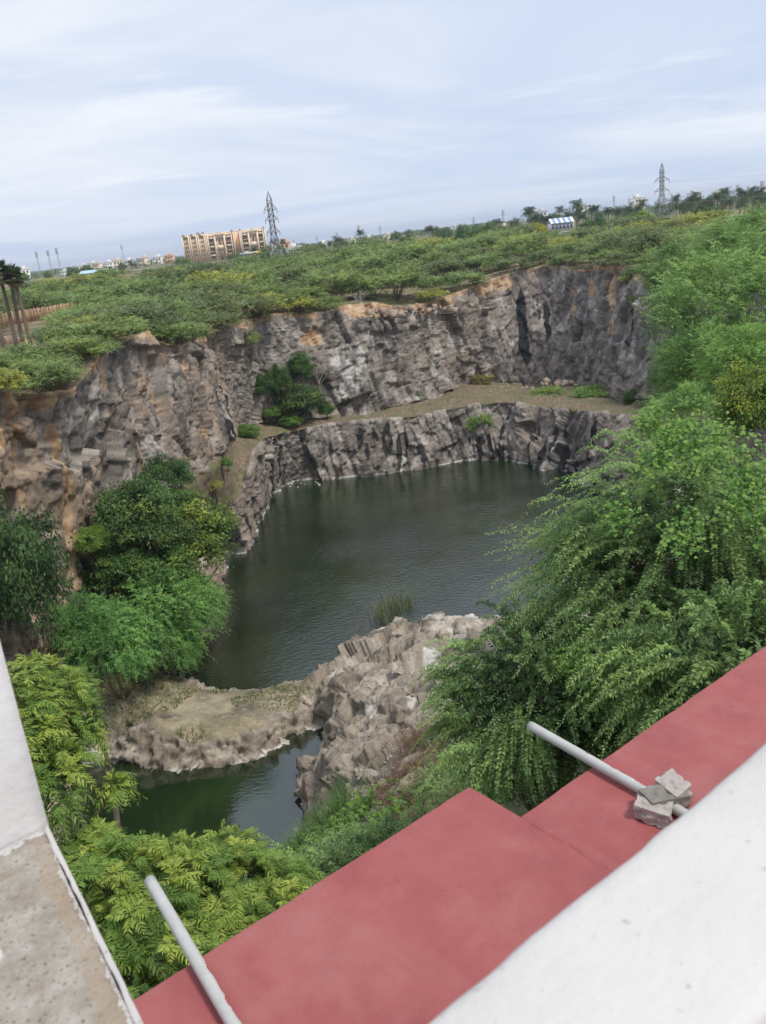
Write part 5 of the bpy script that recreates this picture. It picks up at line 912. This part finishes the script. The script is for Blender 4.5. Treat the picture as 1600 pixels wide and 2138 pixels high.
def pediment(x0, x1):
    xm = (x0 + x1) / 2
    MB().box((x0, -0.4, 0), (x0 + 1.0, 1.2, 15.6)).box((x1 - 1.0, -0.4, 0), (x1, 1.2, 15.6)).box((x0 + 1.0, 0.2, 13.8), (x1 - 1.0, 1.2, 15.6)).box((x0 + 1.0, 0.4, 6.6), (x1 - 1.0, 1.2, 9.0)).obj('portal', SANDL, HB)
    mb = MB(); mb.prism([(x0 - 0.4, 15.6), (x1 + 0.4, 15.6), (xm, 17.6)], -0.7, 3); mb.obj('pediment', SANDL, HB)
    an = np.linspace(0, pi, 9); poly = [(xm - 0.8, 9.4), (xm + 0.8, 9.4)] + [(xm + 0.8 * cos(a), 12.2 + 0.8 * sin(a)) for a in an]
    mb = MB(); mb.prism(poly, 0.9, 1.3); mb.obj('arched_window', DWIN_SHADE, HB)
    MB().box((xm - 0.9, 0.95, 0), (xm + 0.9, 1.3, 6.0)).obj('entrance_shade_panel', DWIN_SHADE, HB)  # dark panel in front of the wall, painted shade of a set-back entrance
    for f in range(5): hwin(x0 + 1.7, 1.15, 1.0 + f * FL, 0.5); hwin(x1 - 1.7, 1.15, 1.0 + f * FL, 0.5)
pediment(20.4, 27.6); pediment(42.4, 49.2)
for x in (9.5, 13.0): MB().box((x, 8, 16.4), (x + 1.6, 9.6, 18.6)).obj('water_tank', paint('tank_grey', (0.25, 0.26, 0.28)), HB)

# ------------------------------------------------------------------ lattice towers, wires, masts
STEEL = paint('weathered_steel', (0.30, 0.32, 0.34), 0.55, 0.15, 1.0, 0.4)
def pylon(label, loc, rz, h, base_w, top_w, arms, arm_w, t=0.075):
    o = thing('pylon', label, 'pylon', loc, rz); zs = [0, 0.13, 0.25, 0.36, 0.45, 0.53, 0.60, 0.66, 0.72, 0.78, 0.84, 0.90]
    wd = lambda f: (base_w + (top_w - base_w) * min(1, f / 0.55)) * (1 if f < 0.9 else max(0.05, (1 - f) / 0.1)) / 2
    cor = lambda f: [np.array([sx * wd(f), sy * wd(f), f * h]) for sx, sy in ((-1, -1), (1, -1), (1, 1), (-1, 1))]
    for c in range(4):
        mb = MB(); pts = [cor(f)[c] for f in zs] + [np.array([0, 0, h])]
        for a, b in zip(pts[:-1], pts[1:]): mb.bar(a, b, t)
        mb.obj('leg', STEEL, o)
    mb = MB()
    for f0, f1 in zip(zs[:-1], zs[1:]):
        A_, B_ = cor(f0), cor(f1)
        for c in range(4): d_ = (c + 1) % 4; mb.bar(A_[c], B_[d_], t * 0.6); mb.bar(A_[d_], B_[c], t * 0.6); mb.bar(B_[c], B_[d_], t * 0.6)
    mb.obj('bracing', STEEL, o)
    for f in arms:
        for s in (-1, 1):
            mb = MB(); e = np.array([s * arm_w, 0, f * h]); c1, c2 = [q for q in cor(f) if q[0] * s > 0]; d1_, d2_ = [q for q in cor(f + 0.055) if q[0] * s > 0]
            for q in (c1, c2, d1_, d2_): mb.bar(q, e, t * 0.7)
            mb.bar(c1, d1_, t * .6); mb.bar((c1 + e) / 2, (d1_ + e) / 2, t * .5); ar = mb.obj('crossarm', STEEL, o)
            MB().tube([e, e - np.array([0, 0, 0.7])], [0.06, 0.06], 5).obj('insulator', paint('insulator', (0.25, 0.2, 0.18), 0.3), ar)
    return o
pylon('near steel lattice pylon standing right of the hostel', (-16.5, 189.3, 20.6), 0.25, 18.3, 4.2, 0.95, [0.80, 0.69, 0.555], 1.35)
pylon('far steel lattice pylon above the palm grove at right', (80.5, 235, 20.9), 0.1, 17.4, 4.4, 0.8, [0.75, 0.60, 0.455], 2.0)
for i, (f, s) in enumerate([(0.75, 1), (0.60, 1), (0.455, 1)]):
    a = np.array([80.5 + 2.0, 235, 20.9 + f * 17.4 - 0.7]); b = np.array([210, 205, 33.5 - i * 2.6 + 2]); ff = np.linspace(0, 1, 24)[:, None]; p = a * (1 - ff) + b * ff; p[:, 2] -= 2.0 * np.sin(ff[:, 0] * pi)
    tag(MB().tube(p, np.full(24, 0.018), 4).obj('power_line', STEEL), ['uppermost', 'middle', 'lowest'][i] + ' power line running right from the far pylon', 'cable')
def mast_mesh():
    mb = MB(); h = 20.0; w_ = lambda f: 0.75 * (1 - f) + 0.35
    tri = lambda f: [np.array([w_(f) * cos(a), w_(f) * sin(a), f * h]) for a in (0.3, 2.4, 4.5)]
    for k in range(12):
        A_, B_ = tri(k / 12), tri((k + 1) / 12)
        for c in range(3): mb.bar(A_[c], B_[c], 0.09); mb.bar(A_[c], B_[(c+1) % 3], 0.05); mb.bar(B_[c], B_[(c+1) % 3], 0.05)
    return mb.mesh('mast_frame', STEEL)
MF = mast_mesh(); rngm = np.random.default_rng(4)
AM = MB().box((-0.2, -0.2, 0), (0.2, 0.2, 1.6)).mesh('antenna', paint('antenna_grey', (0.45, 0.47, 0.5), 0.6))
for x, y, zt, s, lb in MASTS:
    o = thing('telecom_mast', lb, 'mast', (x, y, zt - 20 * s)); o.scale = (s, s, s); link('frame', MF, o)
    for k in range(9): link('antenna', AM, o, (0.95 * cos(k * 2.1), 0.95 * sin(k * 2.1), 16.0 + (k // 3) * 1.7))

# ------------------------------------------------------------------ houses, sheds, fence
def objcol_mat(name, rough=0.85):
    m, t, b = mat(name); oi = N(t, 'ShaderNodeObjectInfo'); v = coords(t); n = tex(t, 'ShaderNodeTexNoise', 0.5, 2, 0.5, v)
    t.links.new(mix(t, 1.0, oi.outputs['Color'], ramp(t, n.outputs['Fac'], [(0.3, (0.85,)*3), (0.7, (1.0,)*3)]), 'MULTIPLY'), b.inputs['Base Color']); b.inputs['Roughness'].default_value = rough; return m
HW = objcol_mat('house_wall'); hb = MB().box((-4, -3.5, -3), (4, 3.5, 6)).mesh('wall', HW); hr = MB().box((-4.2, -3.7, 6), (4.2, 3.7, 6.35)).box((-4.2, -3.7, 6.35), (4.2, -3.5, 7)).box((-1, 0, 6.35), (2, 3, 8.6)).mesh('roof', HW)
hw_ = MB().box((-0.6, -3.6, 0), (0.6, -3.4, 1.3)).mesh('window', DWIN_SHADE); hs_ = MB().box((-0.8, -3.95, 1.35), (0.8, -3.4, 1.5)).mesh('sunshade', HW)
for x, y, z, s, colr, lb in HOUSES:
    o = thing('distant_house', lb, 'house', (x, y, z), rngm.uniform(-0.5, 0.5)); o.scale = (s, s, s)
    for nm, me in (('wall', hb), ('roof', hr)): link(nm, me, o).color = (*colr, 1)
    for fx in (-2.4, 0, 2.4):
        for fz in (0.9, 3.9): q = link('window', hw_, o, (fx, 0, fz)); link('sunshade', hs_, q).color = (*colr, 1)
def striped_shed(label, loc, rz, n, L, Wd, h, c1, c2, wall):
    o = thing('sheet_metal_shed', label, 'shed', loc, rz); A1, A2 = paint('sheet_a', c1, 0.5), paint('sheet_b', c2, 0.5); pw = L / n
    ms = [MB().add([(0, -Wd, h), (pw - 0.02, -Wd, h), (pw - 0.02, 0, h + 1.2), (0, 0, h + 1.2), (0, Wd, h), (pw - 0.02, Wd, h)], [(0, 1, 2, 3), (3, 2, 5, 4)]).mesh('roof_panel', q) for q in (A1, A2)]
    for k in range(n): link('roof_panel', ms[k % 2], o, (-L / 2 + k * pw, 0, 0))
    MB().box((-L / 2 + 0.1, -Wd + 0.3, 0), (L / 2 - 0.1, Wd - 0.3, h - 0.05)).obj('wall', wall, o); dm = MB().box((-0.35, -Wd + 0.22, 0.3), (0.35, -Wd + 0.4, h - 0.2)).mesh('opening', paint('shed_gap', (0.16, 0.19, 0.26)))
    for k in range(6): link('opening', dm, o, (-L / 2 + (k + 0.7) * L / 6.4, 0, 0))
striped_shed('blue and white striped sheet-metal shed below the palm grove', SHED_AT[0], 0.12, 9, 6.2, 1.6, 1.7, (0.72, 0.76, 0.80), (0.20, 0.32, 0.55), paint('shed_white', (0.7, 0.72, 0.75)))
striped_shed('long pale blue roofed shed beyond the road at left', SHED_AT[1], -0.1, 6, 13, 3.0, 1.6, (0.42, 0.60, 0.75), (0.50, 0.66, 0.78), paint('shed_grey', (0.5, 0.55, 0.6)))
fo = thing('bamboo_fence', 'brown palm-leaf and bamboo slat fence behind the palmyra palms', 'fence', (FENCE[0][0], FENCE[0][1], FENCE[0][2])); f0, f1 = np.array(FENCE[0]), np.array(FENCE[1]); Lf = np.linalg.norm((f1 - f0)[:2]); dirf = (f1 - f0) / Lf; fa = math.atan2(dirf[1], dirf[0])
BAM = objcol_mat('bamboo_slat'); bm_ = MB().box((-0.1, -0.02, 0), (0.1, 0.02, 1.55)).mesh('slat', BAM); ns = int(Lf / 0.23)
for k in range(ns):
    q = link('slat', bm_, fo, tuple(dirf * 0.23 * k + np.array([0, 0, rngm.uniform(-0.12, 0.05)]))); q.rotation_euler = (rngm.normal(0, 0.03), rngm.normal(0, 0.03), fa); c = rngm.uniform(0.6, 1.25); q.color = (0.38 * c, 0.25 * c, 0.15 * c, 1)
MB().tube([(0, 0, 0.45), tuple(dirf * Lf + np.array([0, 0, 0.45]))], [0.04, 0.04], 4).obj('rail', BARK, fo); MB().tube([(0, 0, 1.15), tuple(dirf * Lf + np.array([0, 0, 1.15]))], [0.04, 0.04], 4).obj('rail', BARK, fo)
# bare earth of the clearing by the palms
rngc = np.random.default_rng(2); an = np.linspace(0, 2*pi, 40, endpoint=False); c = np.array(CLEARING[:2]); rr = CLEARING[2] * (1 + 0.2 * np.sin(3 * an) + 0.1 * rngc.normal(0, 1, 40)); ring = np.stack([c[0] + rr * np.cos(an) * 1.3, c[1] + rr * np.sin(an)], 1); allp = np.vstack([c[None], ring * 0.5 + c * 0.5, ring]); zc_ = ground_z(allp[:, 0], allp[:, 1]) + 0.22
V = np.c_[allp, zc_]; F3 = [(0, 1 + i, 1 + (i + 1) % 40) for i in range(40)]; F4 = [(1 + i, 41 + i, 41 + (i + 1) % 40, 1 + (i + 1) % 40) for i in range(40)]
m_ = bpy.data.meshes.new('clearing'); m_.from_pydata(V.tolist(), [], F3 + F4); m_.materials.append(paint('bare_earth', (0.44, 0.31, 0.20), 0.95, 0.25, 0.8)); tag(link('earth_path', m_), kind='structure')

# ------------------------------------------------------------------ the terrace the picture is taken from
BLD = thing('terrace_building', 'near white and red painted terrace with parapet, sunshade ledge and pillar', 'building', (0, 0, 0), radians(37.4))
def wall_paint(name, cols, rough, spots, spotcol, sc=6.0, bmp=0.25, stain=None, fine=160.0):
    m, t, b = mat(name); v = coords(t); n1 = tex(t, 'ShaderNodeTexNoise', sc, 5, 0.6, v).outputs['Fac']; n2 = tex(t, 'ShaderNodeTexNoise', fine, 3, 0.6, v).outputs['Fac']
    c = ramp(t, n1, [(0.25, cols[0]), (0.5, cols[1]), (0.75, cols[2])])
    if spots: c = mix(t, ramp(t, n2, [(spots, (0,)*3), (spots + 0.05, (0.8,)*3)]), c, spotcol)
    if stain: n3 = tex(t, 'ShaderNodeTexNoise', stain[0], 6, 0.7, v, noise_dimensions='4D', W=2.0).outputs['Fac']; c = mix(t, ramp(t, n3, [(stain[1], (0,)*3), (stain[2], (stain[4],)*3)]), c, stain[3])
    t.links.new(c, b.inputs['Base Color']); b.inputs['Roughness'].default_value = rough; bump(t, b, n2, bmp, 0.004)
    return m, t, b, c, v
WHITE = wall_paint('whitewash', [(0.48, 0.472, 0.462), (0.54, 0.532, 0.524), (0.57, 0.562, 0.555)], 0.9, 0.665, (0.30, 0.28, 0.26), 7.0, 0.4, (5.0, 0.58, 0.76, (0.42, 0.385, 0.365), 0.5), 80.0)[0]
WHITE2 = wall_paint('brightened_whitewash', [(0.70, 0.70, 0.705), (0.76, 0.76, 0.765), (0.79, 0.79, 0.795)], 0.9, 0.74, (0.5, 0.49, 0.48), 5.0, 0.35, (4.0, 0.60, 0.78, (0.62, 0.60, 0.59), 0.4), 60.0)[0]  # whitewash colour brightened to lift the pillar face, which came out grey
REDM, t, b, c, v = wall_paint('red_oxide_paint', [(0.27, 0.066, 0.066), (0.325, 0.083, 0.081), (0.36, 0.106, 0.10)], 0.62, 0.63, (0.24, 0.06, 0.055), 5.0, 0.5, (3.1, 0.50, 0.72, (0.37, 0.155, 0.145), 0.6))
vo = tex(t, 'ShaderNodeTexVoronoi', 1.5, vec=None, feature='DISTANCE_TO_EDGE'); nw = tex(t, 'ShaderNodeTexNoise', 4.0, 4, 0.6, v); vm = N(t, 'ShaderNodeVectorMath', operation='ADD'); vs_ = N(t, 'ShaderNodeVectorMath', operation='SCALE'); vs_.inputs['Scale'].default_value = 0.35
t.links.new(nw.outputs['Color'], vs_.inputs[0]); t.links.new(v, vm.inputs[0]); t.links.new(vs_.outputs[0], vm.inputs[1]); t.links.new(vm.outputs[0], vo.inputs['Vector'])
chip = tex(t, 'ShaderNodeTexNoise', 26.0, 4, 0.6, coords(t, scale=(1.0, 0.35, 1.0)), noise_dimensions='4D', W=5.0).outputs['Fac']; c = mix(t, ramp(t, chip, [(0.70, (0,)*3), (0.72, (0.8,)*3)]), c, (0.20, 0.055, 0.05)); drip = tex(t, 'ShaderNodeTexNoise', 7.0, 4, 0.6, coords(t, scale=(1.0, 0.18, 1.0)), noise_dimensions='4D', W=9.0).outputs['Fac']; c = mix(t, ramp(t, drip, [(0.54, (0,)*3), (0.70, (0.35,)*3)]), c, (0.36, 0.15, 0.14))
crk = ramp(t, vo.outputs['Distance'], [(0.0, (0.45,)*3), (0.004, (0,)*3)]); t.links.new(mix(t, crk, c, (0.20, 0.05, 0.05)), b.inputs['Base Color'])
CONC, t, b, c, v = wall_paint('bare_concrete', [(0.22, 0.195, 0.165), (0.33, 0.305, 0.27), (0.43, 0.41, 0.38)], 0.95, 0.60, (0.12, 0.10, 0.08), 38.0, 1.0, None, 150.0)
pk = tex(t, 'ShaderNodeTexNoise', 11.0, 5, 0.7, v, noise_dimensions='4D', W=7.0).outputs['Fac']; c = mix(t, ramp(t, pk, [(0.46, (0,)*3), (0.62, (0.6,)*3)]), c, (0.27, 0.215, 0.155))
fk_ = tex(t, 'ShaderNodeTexNoise', 42.0, 4, 0.65, v, noise_dimensions='4D', W=3.0).outputs['Fac']
sx_ = N(t, 'ShaderNodeSeparateXYZ'); t.links.new(v, sx_.inputs[0]); V_ax = sx_.outputs[1]; U_ax = math_node(t, 'SUBTRACT', sx_.outputs[0], math_node(t, 'MULTIPLY', math_node(t, 'SUBTRACT', V_ax, 1.064), 0.096))
eg = math_node(t, 'ADD', U_ax, math_node(t, 'MULTIPLY', math_node(t, 'SUBTRACT', pk, 0.5), 0.05)); c = mix(t, math_node(t, 'MULTIPLY', math_node(t, 'GREATER_THAN', eg, 0.176), 0.45), c, (0.31, 0.235, 0.16))
jit_ = math_node(t, 'ADD', math_node(t, 'MULTIPLY', math_node(t, 'SUBTRACT', pk, 0.5), 0.16), math_node(t, 'MULTIPLY', math_node(t, 'SUBTRACT', fk_, 0.5), 0.07))
w_end = math_node(t, 'GREATER_THAN', math_node(t, 'ADD', V_ax, jit_), 1.045); w_edge = math_node(t, 'GREATER_THAN', math_node(t, 'ADD', U_ax, math_node(t, 'MULTIPLY', jit_, 0.25)), 0.1975)
bu = math_node(t, 'SUBTRACT', U_ax, 0.06); bv = math_node(t, 'SUBTRACT', V_ax, 0.90); bd = math_node(t, 'SQRT', math_node(t, 'ADD', math_node(t, 'MULTIPLY', bu, bu), math_node(t, 'MULTIPLY', bv, bv)))
w_blob = math_node(t, 'LESS_THAN', math_node(t, 'ADD', bd, math_node(t, 'MULTIPLY', jit_, 0.35)), 0.048); w_fl = math_node(t, 'GREATER_THAN', fk_, 0.735)
wm_ = math_node(t, 'MAXIMUM', math_node(t, 'MAXIMUM', w_end, w_edge), math_node(t, 'MAXIMUM', w_blob, w_fl)); t.links.new(mix(t, math_node(t, 'MULTIPLY', wm_, 0.95), c, (0.53, 0.525, 0.52)), b.inputs['Base Color'])
def slab(profile, u0, u1, du, seed, amp, step=None, skew=0.0):      # a (v, z) outline swept along u with plaster unevenness
    pr = np.array(profile, float); us = np.arange(u0, u1 + du / 2, du); us = np.sort(np.r_[us[np.abs(us - step[0]) > 0.01], step[0] - 0.0005, step[0] + 0.0005]) if step else us; k = len(pr); n = len(us)
    V = np.stack([np.repeat(us, k), np.tile(pr[:, 0], n), np.tile(pr[:, 1], n)], 1)
    if step: far_ = V[:, 0] > step[0]; V[far_, 1] = step[1] + (V[far_, 1] - step[1]) * step[2]
    d_ = np.stack([fbm(V, 0.12, 3, seed + a) for a in (0, 1)], 1) * amp + np.stack([fbm(V, 0.03, 2, seed + 9 + a) for a in (0, 1)], 1) * amp * 0.35
    V[:, 1:] += d_; V[:, 0] += skew * (V[:, 1] - 1.064); idx = np.arange(n * k).reshape(n, k); nx_ = np.roll(idx, -1, 1)
    F = np.stack([idx[:-1], nx_[:-1], nx_[1:], idx[1:]], -1).reshape(-1, 4).tolist(); F += [tuple(idx[0][::-1]), tuple(idx[-1])]
    m = bpy.data.meshes.new('slab'); m.from_pydata(V.tolist(), [], F); m.update(); return m
def rprof(v0, v1, z0, z1, r, n=4, m=10):
    a = np.linspace(0, pi / 2, n); P_ = [(v0, z0)]
    P_ += [(v0, z0 + (z1 - r - z0) * f) for f in (0.5,)] + [(v0 + r - r * cos(x), z1 - r + r * sin(x)) for x in a] + [(v0 + r + (v1 - v0 - 2 * r) * f, z1) for f in np.linspace(0, 1, m)[1:-1]] + [(v1 - r + r * sin(x), z1 - r + r * cos(x)) for x in a] + [(v1, z0 + (z1 - r - z0) * 0.5), (v1, z0)]
    return P_
def bpart(name, me, mt): me.materials.append(mt); me.polygons.foreach_set('use_smooth', np.ones(len(me.polygons), bool)); return link(name, me, BLD)
MB().box((-6, -6, 17.5), (8, 0.30, 26.18)).obj('wall', WHITE, BLD)
MB().box((-6, -6, 26.18), (8, 0.20, 26.6)).obj('terrace_floor', CONC, BLD)
bpart('parapet', slab(rprof(0.188, 0.326, 26.6, 27.55, 0.012), -1.0, 3.2, 0.015, 1, 0.0038), WHITE)
bpart('sunshade_ledge', slab(rprof(0.30, 1.762, 26.17, 26.30, 0.008, 4, 40), -1.2, 6.0, 0.03, 2, 0.003, step=(1.571, 0.30, 1.243 / 1.462)), REDM)
bpart('cross_wall', slab(rprof(0.33, 1.078, 26.31, 27.30, 0.006, 3, 36), -0.28, 0.200, 0.012, 4, 0.0035, skew=0.096), CONC)
bpart('pillar', slab(rprof(1.080, 1.44, 26.31, 28.7, 0.01, 4, 14), -0.45, 0.212, 0.02, 5, 0.003), WHITE2)
rngp = np.random.default_rng(6); mbp = MB(); vv = np.linspace(0.335, 1.074, 90); wj = np.clip(0.0025 + 0.004 * fbm(np.c_[vv, vv * 0, vv * 0], 0.06, 4, 5), 0.001, 0.008); zt = 27.303 + 0.004 * fbm(np.c_[vv, vv * 0, vv * 0], 0.04, 2, 7)
sk_ = 0.096 * (vv - 1.064)
q = np.stack([np.c_[np.full(90, 0.2045) + sk_ - wj, vv, zt - 0.002], np.c_[np.full(90, 0.2065) + sk_, vv, zt + 0.003], np.c_[np.full(90, 0.2075) + sk_, vv, zt - 0.006], np.c_[np.full(90, 0.2075) + sk_, vv, np.full(90, 26.32)]], 1); idx = np.arange(360).reshape(90, 4)
link('paint_edge', mesh('paint_edge', q.reshape(-1, 3), np.stack([idx[:-1, :-1], idx[1:, :-1], idx[1:, 1:], idx[:-1, 1:]], -1).reshape(-1, 4), WHITE), BLD)
def loc2w(u, v_, z): a = radians(37.4); return np.array([u * cos(a) - v_ * sin(a), u * sin(a) + v_ * cos(a), z])
def pipe_material(name, red_rng, thr):
    m, t, b = mat(name); v = coords(t); n = tex(t, 'ShaderNodeTexNoise', 30.0, 4, 0.6, v).outputs['Fac']; c = ramp(t, n, [(0.3, (0.42, 0.43, 0.415)), (0.7, (0.48, 0.49, 0.475))])
    s = N(t, 'ShaderNodeSeparateXYZ'); t.links.new(v, s.inputs[0]); e = math_node(t, 'ADD', s.outputs[1], math_node(t, 'MULTIPLY', math_node(t, 'SUBTRACT', n, 0.5), 0.03))
    lo = math_node(t, 'LESS_THAN', e, thr); ra = math_node(t, 'MULTIPLY', math_node(t, 'GREATER_THAN', s.outputs[0], red_rng[0]), math_node(t, 'LESS_THAN', s.outputs[0], red_rng[1]))
    t.links.new(mix(t, math_node(t, 'MULTIPLY', lo, ra), c, (0.33, 0.09, 0.085)), b.inputs['Base Color']); b.inputs['Roughness'].default_value = 0.45; return m
def pipe(label, a, b_, r, red_rng, thr):
    a, b_ = loc2w(*a), loc2w(*b_); d_ = b_ - a; L = np.linalg.norm(d_); an = np.linspace(0, 2*pi, 28, endpoint=False); xs_ = np.linspace(0, L, 24); ri = r * 0.86
    ring = lambda x, q: np.stack([np.full(28, x), q * np.cos(an), q * np.sin(an)], 1)
    V = np.vstack([ring(x, r) for x in xs_] + [ring(L, ri), ring(L - 0.12, ri), ring(L - 0.12, 0.0005)]); k = len(V) // 28; idx = np.arange(len(V)).reshape(k, 28); nx_ = np.roll(idx, -1, 1)
    me = mesh('drain_pipe', V, np.stack([idx[:-1], nx_[:-1], nx_[1:], idx[1:]], -1).reshape(-1, 4), pipe_material('pvc_pipe', red_rng, thr), True)
    o = link('drain_pipe', me, None, a); o.rotation_euler = Vector(d_).to_track_quat('X', 'Z').to_euler(); return tag(o, label, 'pipe')
pipe('grey plastic drain pipe held by mortared blocks on the red ledge', (1.877, 1.10, 26.3205), (1.931, 1.816, 26.329), 0.0165, (0.05, 0.47), -0.006)
pipe('grey plastic drain pipe crossing the red ledge beside the cross wall', (0.53, 1.20, 26.3205), (0.62, 2.067, 26.345), 0.0165, (0.28, 0.50), -0.012)
MORT = wall_paint('mortar', [(0.16, 0.145, 0.13), (0.22, 0.20, 0.18), (0.28, 0.26, 0.235)], 0.95, 0.0, (0, 0, 0), 40.0, 0.9)[0]; BLK = wall_paint('broken_block', [(0.33, 0.295, 0.275), (0.41, 0.375, 0.35), (0.48, 0.45, 0.425)], 0.95, 0.66, (0.30, 0.26, 0.24), 30.0, 0.9)[0]
AN = thing('mortared_block_anchor', 'broken grey block pieces mortared over the right-hand drain pipe', 'block', tuple(loc2w(1.89, 1.258, 26.3)), radians(37.4))
def lump(name, c, half, seed, mt, top=None, jag=0.010):
    n = 14; g = np.linspace(-1, 1, n); faces = []; Vs = []; k = 0; rr_ = np.random.default_rng(seed)
    for ax_ in range(3):
        for s in (-1, 1):
            A_, B_ = np.meshgrid(g, g, indexing='ij'); P_ = np.zeros((n, n, 3)); P_[..., ax_] = s; P_[..., (ax_ + 1) % 3] = A_; P_[..., (ax_ + 2) % 3] = B_
            idx = np.arange(n * n).reshape(n, n) + k; k += n * n; q_ = np.stack([idx[:-1, :-1], idx[1:, :-1], idx[1:, 1:], idx[:-1, 1:]], -1).reshape(-1, 4); faces.append(q_ if s > 0 else q_[:, ::-1]); Vs.append(P_.reshape(-1, 3))
    V = np.vstack(Vs); U_ = V / np.maximum(1, np.linalg.norm(V, axis=1)[:, None] / 1.66); V = U_ * np.array(half)
    f1_, _ = facet(V, (0.035,) * 3, seed, 0.9); V = V + unit(V / np.array(half)) * (f1_ * jag + fbm(V, 0.02, 3, seed) * 0.006)[:, None]; V[:, 2] = np.maximum(V[:, 2], -half[2])
    sk = rr_.normal(0, 0.18, 2); V[:, 0] += V[:, 1] * sk[0]; V[:, 1] += V[:, 0] * sk[1]
    o = link(name, mesh(name, V, np.vstack(faces), mt), AN, c); return o
lump('block_piece', BLOCK_A, (0.040, 0.050, 0.024), 11, BLK, jag=0.004).rotation_euler = (0.0, 0.06, 0.25)
lump('block_piece', BLOCK_B, (0.037, 0.046, 0.031), 17, BLK, jag=0.0035).rotation_euler = (0.0, -0.05, -0.1)
lump('mortar', MORTAR_C, (0.052, 0.042, 0.025), 13, MORT, jag=0.003)

# ------------------------------------------------------------------ the air
m = bpy.data.materials.new('haze'); m.use_nodes = True; t = m.node_tree; t.nodes.clear(); o_ = N(t, 'ShaderNodeOutputMaterial'); pv = N(t, 'ShaderNodeVolumePrincipled')
pv.inputs['Color'].default_value = (0.80, 0.88, 1.0, 1); pv.inputs['Density'].default_value = HAZE_DENSITY; pv.inputs['Anisotropy'].default_value = 0.2
t.links.new(pv.outputs[0], o_.inputs['Volume'])
if HAZE_DENSITY > 0:
    hz_o = MB().box((-6600, -6600, -4), (6600, 6600, 62)).obj('haze', m); tag(hz_o, 'thin blue haze over the whole landscape', 'haze', kind='stuff')
